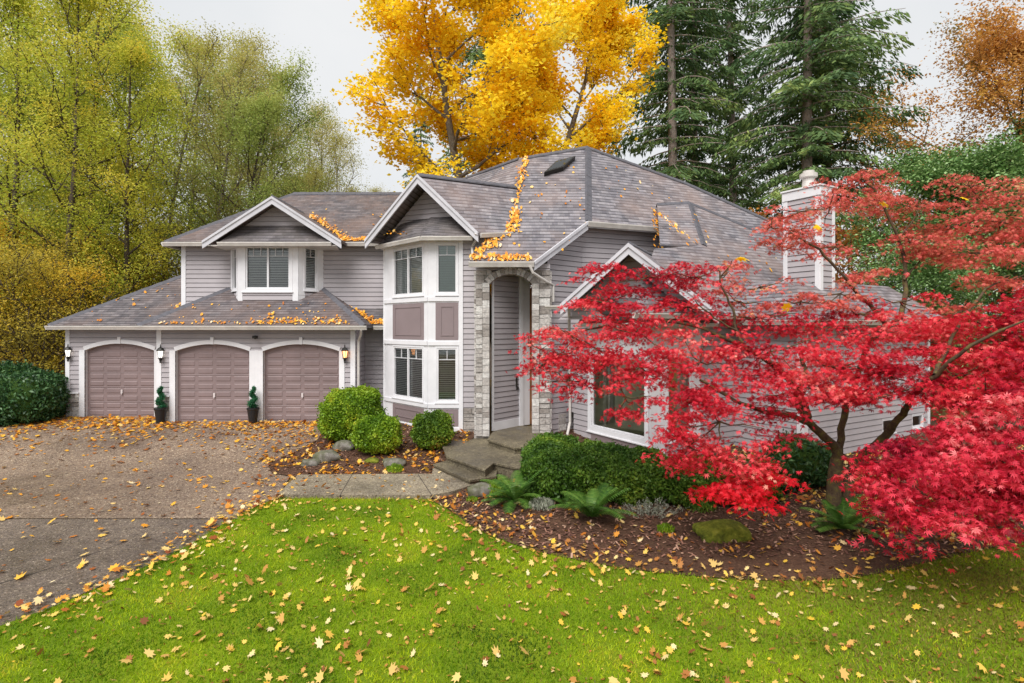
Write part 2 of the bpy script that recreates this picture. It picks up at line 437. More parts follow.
def backing(mb, w, u0, u1, z0, z1, off=-.004):
    mb.owner(id(w))
    mb.poly([w.p(u0, z0, off), w.p(u1, z0, off), w.p(u1, z1, off), w.p(u0, z1, off)])

def window(parent, w, u0, u1, z0, z1, trim=.11, cols=2, top=.0, split=False, blind='slat', label=None, off=.045, muntin=True, depth=.9, room='room'):
    """u0..z1 is the glass opening incl. sash"""
    fr = MB()
    t = trim
    w.box(fr, u0-t, u0, z0-t, z1+t, -.02, off); w.box(fr, u1, u1+t, z0-t, z1+t, -.02, off)
    w.box(fr, u0, u1, z1, z1+t, -.02, off); w.box(fr, u0, u1, z0-t, z0, -.02, off)
    w.box(fr, u0-t-.02, u1+t+.02, z0-t-.035, z0-t, -.02, off+.03)
    win = fr.build('window', M['trim'], parent, bevel=.004)
    if label: win['label'] = label
    s = MB(); g = .045
    for a, b, c, d in ((u0, u0+g, z0, z1), (u1-g, u1, z0, z1), (u0+g, u1-g, z0, z0+g), (u0+g, u1-g, z1-g, z1)):
        w.box(s, a, b, c, d, -.06, .018)
    um = (u0+u1)/2
    if split: w.box(s, um-.03, um+.03, z0+g, z1-g, -.06, .016)
    s.build('sash', M['trim'], win)
    if muntin:
        m = MB(); zm = z1-(z1-z0)*.22
        w.box(m, u0+g, u1-g, zm-.009, zm+.009, -.034, -.008)
        k = cols
        for i in range(1, k):
            uu = u0+(u1-u0)*i/k
            if split and abs(uu-um) < .02: continue
            w.box(m, uu-.009, uu+.009, zm+.009, z1-g, -.034, -.008)
        m.build('muntin', M['trim'], win)
    gl = MB(); gl.poly([w.p(u0+g, z0+g, -.03), w.p(u1-g, z0+g, -.03), w.p(u1-g, z1-g, -.03), w.p(u0+g, z1-g, -.03)])
    gl.build('pane', M['glass'], win)
    if blind in ('slat', 'closed'):
        b = MB(); z = z0+.05; hh_ = .030 if blind == 'slat' else .047
        while z < z1-.04:
            b.hexa([w.p(u0+.05, z, -.07), w.p(u1-.05, z, -.07), w.p(u1-.05, z+hh_, -.085), w.p(u0+.05, z+hh_, -.085)],
                   [w.p(u0+.05, z+.003, -.07), w.p(u1-.05, z+.003, -.07), w.p(u1-.05, z+hh_+.003, -.085), w.p(u0+.05, z+hh_+.003, -.085)])
            z += .056
        b.build('blind', M['blind'], win)
    elif blind == 'shade':
        b = MB(); z = z0+.05
        while z < z1-.04:
            b.hexa([w.p(u0+.05, z, -.075), w.p(u1-.05, z, -.075), w.p(u1-.05, z+.046, -.10), w.p(u0+.05, z+.046, -.10)],
                   [w.p(u0+.05, z+.003, -.075), w.p(u1-.05, z+.003, -.075), w.p(u1-.05, z+.049, -.10), w.p(u0+.05, z+.049, -.10)])
            z += .05
        b.build('blind', M['blindg'], win)
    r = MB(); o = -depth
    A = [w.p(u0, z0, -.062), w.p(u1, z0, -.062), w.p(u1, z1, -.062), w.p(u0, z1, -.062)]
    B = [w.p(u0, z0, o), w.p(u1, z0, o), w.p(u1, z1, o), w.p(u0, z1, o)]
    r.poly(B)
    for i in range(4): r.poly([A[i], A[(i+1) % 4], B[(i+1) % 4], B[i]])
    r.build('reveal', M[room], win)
    return win

def roof(parent, polys, mat='roof', th=.09, name='roof'):
    mb = MB()
    for p in polys: mb.slab(p, th)
    return mb.build(name, M[mat], parent)
def cap(mb, p, q, wd=.15, lift=.03):
    mb.owner(object()); mb.own = None; p = Vector(p); q = Vector(q); d = (q-p).normalized()
    s = Vector((0, 0, 1)).cross(d).normalized(); u = d.cross(s)
    L = (q-p).length; k = max(1, int(L/.25))
    for i in range(k):
        a = p+d*(L*i/k); b = p+d*(L*(i+1)/k+.01); j = .006*(i % 2)
        lo = [a+s*wd-u*.09, a+u*(lift-.02), a-s*wd-u*.09]
        hi = [b+s*wd-u*.09, b+u*(lift-.02), b-s*wd-u*.09]
        lo2 = [x+u*(.035+j) for x in lo]; hi2 = [x+u*(.035+j) for x in hi]
        mb.add(lo+lo2+hi+hi2, [(3, 4, 10, 9), (4, 5, 11, 10), (0, 3, 9, 6), (2, 8, 11, 5), (0, 1, 4, 3), (1, 2, 5, 4), (6, 9, 10, 7), (7, 10, 11, 8), (0, 6, 7, 1), (1, 7, 8, 2)])
def gutter(mb, p, q, h=.13, d=.11, drop=.02):
    """K-gutter hung in front of the eave edge p->q, outward = right-hand side"""
    mb.owner(1); mb.own = None; w = W(p[:2], q[:2]); L = w.L
    def P(t, off, dz):
        z = p[2]+(q[2]-p[2])*t/L
        return w.p(t, z+dz-drop, off)
    prof = [(0, 0), (d, 0), (d, -.03), (d*.8, -h*.6), (d*.62, -h), (0, -h)]
    lo = [P(-.01, a, b) for a, b in prof]; hi = [P(L+.01, a, b) for a, b in prof]
    n = len(prof)
    mb.add(lo+hi, [list(range(n)), [2*n-1-i for i in range(n)]]+[[i, n+i, n+(i+1) % n, (i+1) % n] for i in range(n)])
def rake(mb, p, q, w, wd=.2, th=.05, dz=0):
    """fascia board along sloped edge p->q lying in vertical plane with outward normal w.n"""
    mb.owner(id(w)); n = w.n*th
    P = [(p[0], p[1], p[2]+dz), (q[0], q[1], q[2]+dz), (q[0], q[1], q[2]-wd+dz), (p[0], p[1], p[2]-wd+dz)]
    mb.hexa(P, [(a+n[0], b+n[1], c) for a, b, c in P])

# ================================================================== HOUSE
house = empty('house', (0, 18, 0))
tag(house, 'two storey grey lavender clapboard house with stone entry, bay windows and three arched garage doors', 'house')
class _Sub:  # parent frame keeps world coordinates
    pass
house.location = (0, 0, 0)
H = house
caps = MB(True); gut = MB(True); fas = MB(True)

def garage_door(w, u0, u1, zs, zt, z0=0.0):
    d = MB(); hh = arch(u0, u1, z0, zs, zt)
    # recessed leaf with arched top
    zz = [z0, zs]+[zs+(zt-zs)*k/8 for k in range(1, 9)]
    for a, b in zip(zz, zz[1:]):
        A = hh[0](a+1e-4); B = hh[0](b-1e-4)
        d.add([w.p(A[0], a, -.10), w.p(A[1], a, -.10), w.p(B[1], b, -.10), w.p(B[0], b, -.10)], [(0, 1, 2, 3)])
    rows = 10; rh = (zt-z0)/rows
    for r in range(rows):
        za = z0+r*rh
        for c in range(4):
            ua = u0+.03+(u1-u0-.06)*c/4; ub = u0+.03+(u1-u0-.06)*(c+1)/4
            I = hh[0](min(zt-.02, za+rh*.85)); J = (max(ua+.05, I[0]+.02), min(ub-.05, I[1]-.02))
            if J[1]-J[0] > .1:
                lo = [w.p(J[0], za+.045, -.10), w.p(J[1], za+.045, -.10), w.p(J[1], za+rh-.04, -.10), w.p(J[0], za+rh-.04, -.10)]
                g = .02
                hi = [w.p(J[0]+g, za+.045+g, -.087), w.p(J[1]-g, za+.045+g, -.087), w.p(J[1]-g, za+rh-.04-g, -.087), w.p(J[0]+g, za+rh-.04-g, -.087)]
                d.hexa(lo, hi)
        if r % 2 == 0 and r:
            I = hh[0](za); d.add([w.p(I[0], za, -.088), w.p(I[1], za, -.088), w.p(I[1], za+.012, -.094), w.p(I[0], za+.012, -.094)], [(0, 1, 2, 3)])
    o = d.build('garage_door', M['door'], H)
    h = MB(); um = (u0+u1)/2
    w.box(h, um-.03, um+.03, z0+.78, z0+.90, -.10, -.06); w.box(h, um-.012, um+.012, z0+.74, z0+.78, -.095, -.05)
    h.build('handle', M['handle'], o)
    s = MB(); s_n = 12
    w.box(s, u0-.0, u0+.0001, z0, zs, -.10, 0); w.box(s, u1-.0001, u1, z0, zs, -.10, 0)
    c = MB()
    w.box(c, u0-.17, u0, z0, zs+.02, -.10, .05); w.box(c, u1, u1+.17, z0, zs+.02, -.10, .05)
    wd = (u1-u0)/2; cc = (u0+u1)/2; hgt = zt-zs; rad = (wd*wd+hgt*hgt)/(2*hgt); zc = zt-rad
    ring(c, w, u0, u1, zs, zt, .13, .052)
    # soffit of the arch
    a0 = math.asin(wd/rad)
    for i in range(16):
        t0 = -a0+2*a0*i/16; t1 = -a0+2*a0*(i+1)/16
        P = lambda t, o_: w.p(cc+math.sin(t)*rad, zc+math.cos(t)*rad, o_)
        c.poly([P(t0, 0), P(t0, -.1), P(t1, -.1), P(t1, 0)])
    w.box(c, cc-.05, cc+.05, zt-.005, zt+.22, 0, .075)
    w.box(c, u0-.18, u0-.16, z0, zs, 0, .052)
    c.build('door_casing', M['trim'], o)
    return hh

# --- garage block 1 (single bay, set back)
g1 = W((-14.86, 19.0), (-11.0, 19.0))
g2 = W((-11.2, 18.0), (-4.97, 18.0))
def U(w, px): return w.u_px(px)
sid = MB(True); st = MB(True); mo = MB(True); tr = MB(True)
d1 = (U(g1, 85.5), U(g1, 155)); h1 = garage_door(g1, d1[0], d1[1], 2.22, 2.45)
siding(sid, g1, 0, g1.L, 0, 3.1, [h1, rect(-1, d1[0]-.17, -.1, .78), rect(d1[1]+.17, 9, -.1, .78)])
stones(st, g1, .0, d1[0]-.17, 0, .78); backing(mo, g1, 0, d1[0]-.17, -.3, .78)
g1.box(tr, -.02, .12, .78, 3.05, -.0, .05); g1.box(tr, -.03, d1[0]-.17, .78, .83, 0, .09)
d2 = (U(g2, 176), U(g2, 250)); h2 = garage_door(g2, d2[0], d2[1], 2.24, 2.46)
d3 = (U(g2, 263.5), U(g2, 339.5)); h3 = garage_door(g2, d3[0], d3[1], 2.24, 2.46)
siding(sid, g2, 0, g2.L, 0, 3.1, [h2, h3, rect(-1, d2[0]-.17, -.1, .80)])
stones(st, g2, .0, d2[0]-.17, 0, .80); backing(mo, g2, 0, d2[0]-.17, -.3, .80)
g2.box(tr, d2[1]+.16, d3[0]-.16, 0, 2.27, -.1, .048)
g2.box(tr, -.03, d2[0]-.17, .80, .85, 0, .09)
g2.box(tr, -.02, .13, .85, 3.05, 0, .05); g2.box(tr, g2.L-.13, g2.L+.02, 0, 3.05, 0, .05)
gs = W((-14.86, 25), (-14.86, 19.0)); siding(sid, gs, 0, gs.L, -.2, 3.1)
gsr = W((-11.2, 19.2), (-11.2, 18.0)); siding(sid, gsr, 0, gsr.L, -.2, 3.1); stones(st, gsr, 0, gsr.L, 0, .8)
gr = W((-4.97, 18.0), (-4.97, 19.2)); siding(sid, gr, 0, gr.L, -.2, 3.1)
rec = W((-4.97, 19.15), (-4.0, 19.15)); siding(sid, rec, 0, rec.L, -.3, 3.3)
rec.box(tr, rec.L-.28, rec.L-.16, -.2, 3.0, 0, .05)
sid.build('wall', M['siding'], H)
# --- upper left volume
sid = MB(True)
up = W((-11.27, 19.5), (-3.6, 19.5))
bay_pts = [(-9.60, 19.5), (-9.04, 18.85), (-7.09, 18.85), (-6.48, 19.5)]
siding(sid, up, 0, up.L, 3.0, 5.9, [rect(-9.60+11.27, -6.48+11.27, 3.9, 6)])
ul = W((-11.27, 25.5), (-11.27, 19.5)); siding(sid, ul, 0, ul.L, 3.0, 5.9)
up.box(tr, -.03, .11, 3.2, 5.85, 0, .05); ul.box(tr, ul.L-.1, ul.L+.03, 3.2, 5.85, 0, .05)
bw = [W(bay_pts[0], bay_pts[1]), W(bay_pts[1], bay_pts[2]), W(bay_pts[2], bay_pts[3])]
for k, w in enumerate(bw):
    if k == 1:
        wu0, wu1 = U(w, 246), U(w, 290)
        siding(sid, w, 0, w.L, 3.5, 5.85, [rect(0, w.L, 4.2, 5.85), rect(wu0, wu1, 4.25, 5.68)])
        w.box(tr, -.02, wu0-.1, 3.6, 5.80, -.0, .04); w.box(tr, wu1+.1, w.L+.02, 3.6, 5.80, 0, .04)
        w.box(tr, wu0-.1, wu1+.1, 5.76, 5.82, 0, .038)
        window(H, w, wu0, wu1, 4.27, 5.66, .10, 6, split=True, off=.05)
    elif k == 2:
        u0, u1 = U(w, 304.5), U(w, 316.5)
        siding(sid, w, 0, w.L, 3.5, 5.85, [rect(0, w.L, 4.15, 5.85), rect(u0, u1, 4.25, 5.68)])
        w.box(tr, -.0, u0-.0, 3.6, 5.80, 0, .038); w.box(tr, u1, w.L, 3.6, 5.80, 0, .038)
        window(H, w, u0, u1, 4.27, 5.66, .05, 2, off=.045)
    else:
        siding(sid, w, 0, w.L, 3.5, 5.85, [rect(0, w.L, 4.15, 5.85), rect(.2, w.L-.2, 4.25, 5.68)])
        w.box(tr, -.0, .2, 3.9, 5.80, 0, .038); w.box(tr, w.L-.2, w.L, 3.6, 5.80, 0, .038)
        window(H, w, .2, w.L-.2, 4.27, 5.66, .05, 2, off=.045)
# gable end siding over bay
gw = W((-10.0, 18.98), (-5.5, 18.98)); gc = 2.23
def gab(z): 
    x = (7.12-z)/.667; return (gc-x, gc+x) if x > 0 else None
siding(sid, gw, 0, 4, 5.8, 7.05, outer=gab)
sid.build('wall', M['siding'], H)
# --- roofs left
e = 3.06
r1 = roof(H, [[(-15.17, 18.6, e), (-11.3, 18.6, e), (-11.3, 22.5, e+2.6)], [(-15.17, 18.6, e), (-11.3, 22.5, e+2.6), (-15.17, 26.4, e)]], 'roof2')
r2 = roof(H, [[(-11.6, 17.6, e), (-4.55, 17.6, e), (-6.45, 19.5, e+1.267), (-9.7, 19.5, e+1.267)],
              [(-11.6, 17.6, e), (-9.7, 19.5, e+1.267), (-11.6, 19.5, e)],
              [(-4.55, 17.6, e), (-4.55, 19.5, e), (-6.45, 19.5, e+1.267)]], 'roof2')
r3 = roof(H, [[(-6.3, 18.6, e), (-3.95, 18.6, e), (-3.95, 19.5, e+.6), (-6.3, 19.5, e+.6)]], 'roofd')
cap(caps, (-11.6, 17.6, e), (-9.7, 19.5, e+1.267), .12); cap(caps, (-4.55, 17.6, e), (-6.45, 19.5, e+1.267), .12)
cap(caps, (-15.17, 18.6, e), (-11.4, 22.4, e+2.55), .12)
gutter(gut, (-15.17, 18.6, e), (-11.6, 18.6, e)); gutter(gut, (-11.62, 17.6, e), (-4.5, 17.6, e)); gutter(gut, (-4.5, 18.6, e), (-4.05, 18.6, e))
gutter(gut, (-15.17, 26, e), (-15.17, 18.6, e))
ez = 5.86
r4 = roof(H, [[(-11.67, 19.1, ez), (-2.9, 19.1, ez), (-2.9, 22.8, 8.34), (-8.75, 22.8, 8.34)],
              [(-11.67, 19.1, ez), (-8.75, 22.8, 8.34), (-11.67, 26.5, ez)],
              [(-8.75, 22.8, 8.34), (0, 22.8, 8.34), (0, 26.5, ez), (-11.67, 26.5, ez)]], 'roof2')
cap(caps, (-11.67, 19.1, ez), (-8.75, 22.8, 8.34), .12); cap(caps, (-8.75, 22.8, 8.34), (-.5, 22.8, 8.34), .14, .05)
gutter(gut, (-11.67, 19.1, ez), (-10.0, 19.1, ez)); gutter(gut, (-5.6, 19.1, ez), (-3.9, 19.1, ez)); gutter(gut, (-11.67, 26.5, ez), (-11.67, 19.1, ez))
ga = (-7.77, 18.45, 7.24); gl_ = (-10.02, 18.45, 5.80); gr_ = (-5.52, 18.45, 5.80)
r5 = roof(H, [[gl_, ga, (-7.77, 21.3, 7.24), (-10.02, 19.2, 5.80)], [ga, gr_, (-5.52, 19.2, 5.80), (-7.77, 21.3, 7.24)]], 'roof2')
cap(caps, ga, (-7.77, 21.2, 7.24), .1, .03)
wf = W((-10, 18.45), (-5, 18.45))
for a, b in ((gl_, ga), (ga, gr_)):
    rake(fas, a, b, wf, .24, .05, -.02); rake(fas, a, b, wf, .08, .08, -.01)
r6 = roof(H, [[(-9.5, 18.42, 5.74), (-5.85, 18.42, 5.74), (-6.5, 19.0, 6.40), (-8.95, 19.0, 6.40)],
              [(-9.5, 18.42, 5.74), (-8.95, 19.0, 6.40), (-9.9, 19.0, 5.74)], [(-5.85, 18.42, 5.74), (-5.55, 19.0, 5.74), (-6.5, 19.0, 6.40)]], 'roofd', .05)
gutter(gut, (-9.5, 18.42, 5.76), (-5.85, 18.42, 5.76), .12, .1)
so = MB(); so.slab([(-9.8, 18.45, 5.66), (-5.7, 18.45, 5.66), (-5.9, 19.5, 5.66), (-9.8, 19.5, 5.66)], .03); so.build('soffit', M['gutter'], H)

# --- bay tower
TL = W((-4.13, 18.5), (-2.47, 16.75)); TF = W((-2.47, 16.75), (-1.53, 16.75)); TS = W((-1.53, 16.75), (-.2, 16.75))
pan = MB(True); sid = MB(True)
def tower_face(w, pa, pb, cols, split, upk, sh):
    u0, u1 = U(w, pa), U(w, pb)
    hs = [rect(u0, u1, .80, 2.40), rect(u0, u1, 3.97, 5.46)]
    siding(tr, w, 0, w.L, -.35, 5.7, hs, solid=True)
    window(H, w, u0, u1, 3.99, 5.44, .045, cols, split=split, blind=upk, off=.03)
    window(H, w, u0, u1, .82, 2.38, .045, cols, split=split, blind='slat', off=.03)
    for z0, z1 in ((2.62, 3.72), (.08, .58)):
        pan.own = None
        w.box(pan, u0-.04, u1+.04, z0, z1, 0, .022)
        a, b, c, d = u0+.10, u1-.10, z0+.12, z1-.1
        for q in ((a, b, d-.03, d), (a, b, c, c+.03), (a, a+.03, c+.03, d-.03), (b-.03, b, c+.03, d-.03)):
            w.box(pan, *q, .022, .036)
    w.box(tr, 0, w.L, 3.76, 3.88, .01, .045); w.box(tr, 0, w.L, 2.46, 2.58, .01, .045); w.box(tr, 0, w.L, .62, .74, .01, .045)
    w.box(tr, 0, w.L, -.35, .03, .01, .04)
tower_face(TL, 394, 423.5, 4, True, 'closed', 0)
tower_face(TF, 437, 457, 2, False, 'shade', 0)
siding(sid, TS, 0, .52, .6, 4.7); siding(sid, TS, 0, TS.L, 4.7, 5.75); stones(st, TS, 0.1, .52, -.4, .62, thick=.07); backing(mo, TS, 0, .6, -.4, .64)
TS.box(tr, -.03, .09, -.35, 5.6, 0, .06)
TSr = W((-.2, 16.75), (-.2, 19)); siding(sid, TSr, 0, TSr.L, 4.85, 5.75)
TLb = W((-4.13, 19.6), (-4.13, 18.5)); siding(sid, TLb, 0, TLb.L, -.3, 5.75)
TLb.box(tr, TLb.L-.12, TLb.L+.02, -.3, 5.7, 0, .05)
# tower gable
A = Vector((-2.80, 17.0, 7.56)); FL = Vector((-4.56, 17.75, 5.72)); FR = Vector((-.95, 16.25, 5.70))
gwn = W(FL[:2], FR[:2])
Rr = Vector((.26, 18.3, 7.5)); G = Vector((-.02, 16.7, 5.80))
r7 = roof(H, [[tuple(A), tuple(FR), tuple(G), tuple(Rr)], [tuple(FL), tuple(A), tuple(Rr), (-2.2, 20.6, 7.5), (-4.3, 19.6, 5.9)]], 'roof', .08)
cap(caps, A, Rr, .12, .03)
for a, b in ((FL, A), (A, FR)):
    rake(fas, a, b, gwn, .26, .05, -.02); rake(fas, a, b, gwn, .09, .085, -.005)
gutter(gut, tuple(FR+Vector((.05, .03, 0))), tuple(G), .13, .11)
# recessed gable siding
iw = W((FL[0]-gwn.n[0]*.75, FL[1]-gwn.n[1]*.75), (FR[0]-gwn.n[0]*.75, FR[1]-gwn.n[1]*.75))
slL = (A.z-FL.z)/(W(FL[:2], A[:2]).L); slR = (A.z-FR.z)/(W(A[:2], FR[:2]).L); uA = W(FL[:2], A[:2]).L
siding(sid, iw, 0, 1, 5.8, 7.4, outer=lambda z: (uA-(7.45-z)/slL, uA+(7.45-z)/slR))
sid.build('wall', M['siding'], H)
# skirt roof inside gable (follows the two facets)
n1, n2 = TL.n, TF.n
def offp(p, n, d): return (p[0]+n[0]*d, p[1]+n[1]*d)
e0 = offp(TL.p0, TL.n, .28); c0 = (-2.47+(-.13), 16.75-.30); e1 = (-1.15, 16.45)
ze = 5.62
top0 = iw.p(.9, 6.35, .02); top1 = iw.p(uA, 6.42, .02); top2 = iw.p(iw.L-.75, 6.35, .02)
r8 = roof(H, [[(e0[0], e0[1], ze), (c0[0], c0[1], ze), top1, top0], [(c0[0], c0[1], ze), (e1[0], e1[1], ze), top2, top1]], 'roofd', .04)
gutter(gut, (e0[0], e0[1], ze+.02), (c0[0], c0[1], ze+.02), .12, .09); gutter(gut, (c0[0], c0[1], ze+.02), (e1[0], e1[1], ze+.02), .12, .09)
so = MB(); so.slab([(e0[0], e0[1], ze-.06), (c0[0], c0[1], ze-.06), (e1[0], e1[1], ze-.06), (-1.1, 17.2, ze-.06), (-4.2, 19, ze-.06)], .02); so.build('soffit', M['gutter'], H)

# --- entry block and main roof
FS = ((0, 15.8, 4.83), (0, 1), 1.1)
P3 = lambda px, py: on_plane(px, py, FS)
E1 = (-1.17, 15.8, 4.83); E2 = (.60, 15.8, 4.83)
Hh = P3(587, 221); Pk = P3(587, 147); Q = P3(527, 157); V1 = P3(520, 187); V2 = P3(511, 230)
V2b = (-.6, 16.45, plane_z(FS, -.6, 16.45))
r9 = roof(H, [[E1, E2, Hh, Pk, Q, V1, V2, V2b]], 'roof')
Jj = at(661, 227, (Hh[2]-EYE)*F/100.)
# right slope of main roof through Hh, Jj, Pk
hj = W(Hh[:2], Jj[:2]); nb = (-hj.n[0], -hj.n[1])
dP = (Pk[0]-Hh[0])*nb[0]+(Pk[1]-Hh[1])*nb[1]
MR = (Hh, nb, (Pk[2]-Hh[2])/dP)
S1 = on_plane(686, 183, MR); S2 = on_plane(777, 225, MR); S3 = on_plane(830, 248, MR)
Jx = (Jj[0]+1.6, Jj[1]+.55, plane_z(MR, Jj[0]+1.6, Jj[1]+.55))
r10 = roof(H, [[Hh, Jj, Jx, S3, S2, S1, Pk]], 'roof')
Lw = at(462, 179, 21.5); Lw2 = at(446, 195, 20.6)
Q2 = at(519, 158, 19.7)
r11 = roof(H, [[V1, Q, Q2, Lw, Lw2, (-1.0, 19.0, 7.4)]], 'roof')
# far sides of the main roof so it is closed
B1 = (Pk[0]-1, 24.5, 5.8); B2 = (10.5, 25.5, 5.8); B0 = (-3.5, 24.5, 5.8)
roof(H, [[Pk, S1, B2, B1]], 'roof'); roof(H, [[Q, Pk, B1, B0]], 'roof'); roof(H, [[S1, S2, S3, B2]], 'roof')
cap(caps, Hh, Pk, .15, .03); cap(caps, Q, Pk, .1, .02); cap(caps, Pk, S1, .1, .02); cap(caps, S1, S3, .1, .02); cap(caps, V1, Q, .14, .02); cap(caps, Lw, Q2, .1, .02)
gutter(gut, (E1[0]-.02, E1[1], E1[2]), (E2[0], E2[1], E2[2]), .15, .12)
wr = W(E2[:2], Hh[:2]); rake(fas, E2, Hh, wr, .24, .05, -.02); rake(fas, E2, Hh, wr, .09, .085, -.005)
rake(fas, Hh, Jj, hj, .14, .02, -.06); gutter(gut, Hh, Jj, .15, .12)
# soffit behind
# upper wall under main roof
sid = MB(True)
WA = W((1.0, 16.42), (2.12, 17.38)); WB = W((2.12, 17.38), (5.2, 18.6))
def topz(w):
    def f(u):
        q = w.p(u, 0); 
        return min(plane_z(FS, q[0], q[1]), 6.1) if w is WA else 6.08
    return f
ta = topz(WA)
siding(sid, WA, 0, WA.L, -.4, 6.1, outer=lambda z: (0 if z < ta(0) else min(WA.L, (z-ta(0))/((ta(WA.L)-ta(0))/WA.L)), WA.L) if z < ta(WA.L) else None)
siding(sid, WB, 0, WB.L, 2.6, 6.08)
WC = W((5.2, 18.6), (5.6, 21)); siding(sid, WC, 0, WC.L, 2.6, 6.0)
# entry front wall with arched opening
en = W((-1.03, 16.2), (1.08, 16.2)); eu0, eu1 = U(en, 489.5), U(en, 532)
ah = arch(eu0, eu1, -.2, 4.22, 4.50)
wide = arch(eu0-.2, eu1+.2, -.2, 4.26, 4.72)
# semi elliptical look: steep arch
stones(st, en, 0, en.L, -.1, 4.62, [wide], thick=.06); backing(mo, en, 0, eu0, -.2, 4.7); backing(mo, en, eu1, en.L, -.2, 4.7)
rr = random.Random(3)
for i in range(13):   # voussoirs
    wd = (eu1-eu0)/2; cc = (eu0+eu1)/2; rad = ah[2]; zc = ah[3]; a0 = math.asin(wd/rad)
    t0 = -a0+2*a0*i/13+.006; t1 = -a0+2*a0*(i+1)/13-.006; b = .19+rr.uniform(-.015, .02)
    Pp = lambda t, r, o: en.p(cc+math.sin(t)*r, zc+math.cos(t)*r, o)
    st.hexa([Pp(t0, rad, .10), Pp(t1, rad, .10), Pp(t1, rad, -.25), Pp(t0, rad, -.25)], [Pp(t0, rad+b, .09), Pp(t1, rad+b, .09), Pp(t1, rad+b, -.25), Pp(t0, rad+b, -.25)], rr.random())
ej = [(eu0-.2, eu0), (eu1, eu1+.2)]
for k, (a, b) in enumerate(ej):
    z = -.1
    while z < 4.25:
        h = rr.choice((.14, .18, .22)); ext = rr.uniform(.0, .05)
        st.hexa([en.p(a+.004, z+.005, .09), en.p(b-.004, z+.005, .09), en.p(b-.004, z+.005, -.28), en.p(a+.004, z+.005, -.28)],
                [en.p(a+.004, z+h-.005, .085), en.p(b-.004, z+h-.005, .09), en.p(b-.004, z+h-.005, -.28), en.p(a+.004, z+h-.005, -.28)], rr.random())
        z += h
siding(sid, en, 0, en.L, 4.62, 4.8)
es = W((-1.03, 16.75), (-1.03, 16.2)); stones(st, es, 0, es.L, -.4, 4.6); backing(mo, es, 0, es.L, -.4, 4.7)
es2 = W((1.08, 16.2), (1.08, 16.5)); stones(st, es2, 0, es2.L, -.4, 4.6)
# recess: oblique wall, jamb, door
rw = W((-.58, 16.45), (.20, 17.35)); siding(sid, rw, 0, rw.L, .22, 4.7)
rw.box(tr, -.0, rw.L+.1, .0, .24, 0, .05); rw.box(tr, -.01, .05, 0, 4.6, 0, .04)
rb = W((.20, 17.35), (.52, 17.55)); rb.box(tr, 0, rb.L, 0, 4.7, -.1, .05); rb.box(tr, .0, .12, 0, 4.7, .05, .09)
dw = MB(); dwl = W((.52, 17.55), (1.0, 16.9)); dwl.box(dw, 0, dwl.L, 0.02, 4.2, -.05, 0)
dr = dw.build('entry_door', M['wood'], H)
bell = MB(); u = rw.u_px(515.5); rw.box(bell, u-.03, u+.03, 1.2, 1.5, .02, .06); rw.box(bell, u-.015, u+.05, 1.12, 1.2, .02, .09); bell.build('door_bell', M['metal'], H)
ce = MB(); ce.slab([(-1, 16.3, 4.75), (1.05, 16.3, 4.75), (1.2, 17.8, 4.75), (-1, 17.8, 4.75)], .04); ce.build('porch_ceiling', M['gutter'], H)
sid.build('wall', M['siding'], H)
# skylight
sk = MB(); q = [P3(544, 176.5), P3(563, 171), P3(575, 160), P3(556, 165)]
nv = Vector((0, -1.1, 1)).normalized()
sk.hexa(q, [tuple(Vector(p)+nv*.16) for p in q]); sko = sk.build('skylight', M['metal'], H)
sg = MB(); cq = sum((Vector(p) for p in q), Vector())/4; sg.poly([tuple(cq+(Vector(p)-cq)*.82+nv*.168) for p in q]); sg.build('pane', M['glass'], sko)

# --- right wing
bdir = np.array((.503, -.864)); adir = np.array((.864, .503))
w0 = np.array((1.66, 17.0)); w1 = w0+bdir*3.43; 
w2 = w1+adir*3.17; w3 = w2+bdir*1.97; w4 = w3+adir*6.2; w5 = w4+np.array((-.503, .864))*6
WL = W(w0, w1); WF = W(w1, w2); WG = W(w2, w3); WH = W(w3, w4); WI = W(w4, w5)
sid = MB(True)
lu0, lu1 = U(WL, 592), U(WL, 646); zt, zb = 2.22, .22
siding(sid, WL, 0, WL.L, -.6, 3.6, [rect(lu0, lu1, zb, zt), rect(-.1, .35, -1, .5)])
window(H, WL, lu0, lu1, zb, zt, .14, 2, blind=None, muntin=False, room='roomw', depth=2.2, off=.05, label='large picture window behind the red maple')
WL.box(tr, lu1+.14, WL.L+.02, -.3, 3.3, 0, .05); WL.box(pan, lu0, lu1, -.55, zb-.2, .027, .04)
WL.box(tr, lu0-.14, WL.L, zt+.14, 3.3, 0, .045)
fu0, fu1 = U(WF, 667), U(WF, 691)
siding(sid, WF, 0, WF.L, -.6, 3.6, [rect(fu0, fu1, zb, zt)])
window(H, WF, fu0, fu1, zb, zt, .12, 2, blind=None, muntin=False, room='roomw', depth=2.0, off=.05)
WF.box(tr, -.02, fu0-.12, -.3, 3.3, 0, .05); WF.box(tr, fu1+.12, fu1+.3, -.3, 3.3, 0, .05); WF.box(tr, fu0-.12, fu1+.12, zt+.12, 3.3, 0, .045)
siding(sid, WG, 0, WG.L, -.6, 3.3); siding(sid, WH, 0, WH.L, -.3, 3.3, [rect(WH.L-1.0, WH.L-.35, .05, .45), rect(WH.L-2.6, WH.L-1.9, .05, .45)]); siding(sid, WI, 0, WI.L, -.6, 3.3)
for a in (WH.L-1.0, WH.L-2.6):
    window(H, WH, a, a+.65, .06, .44, .02, 2, blind=None, muntin=False, depth=.3, off=.03)
WG.box(tr, WG.L-.12, WG.L+.03, -.4, 3.2, 0, .05); WH.box(tr, -.03, .14, -.4, 3.2, 0, .05); WH.box(tr, WH.L-.12, WH.L, -.4, 3.2, 0, .05)
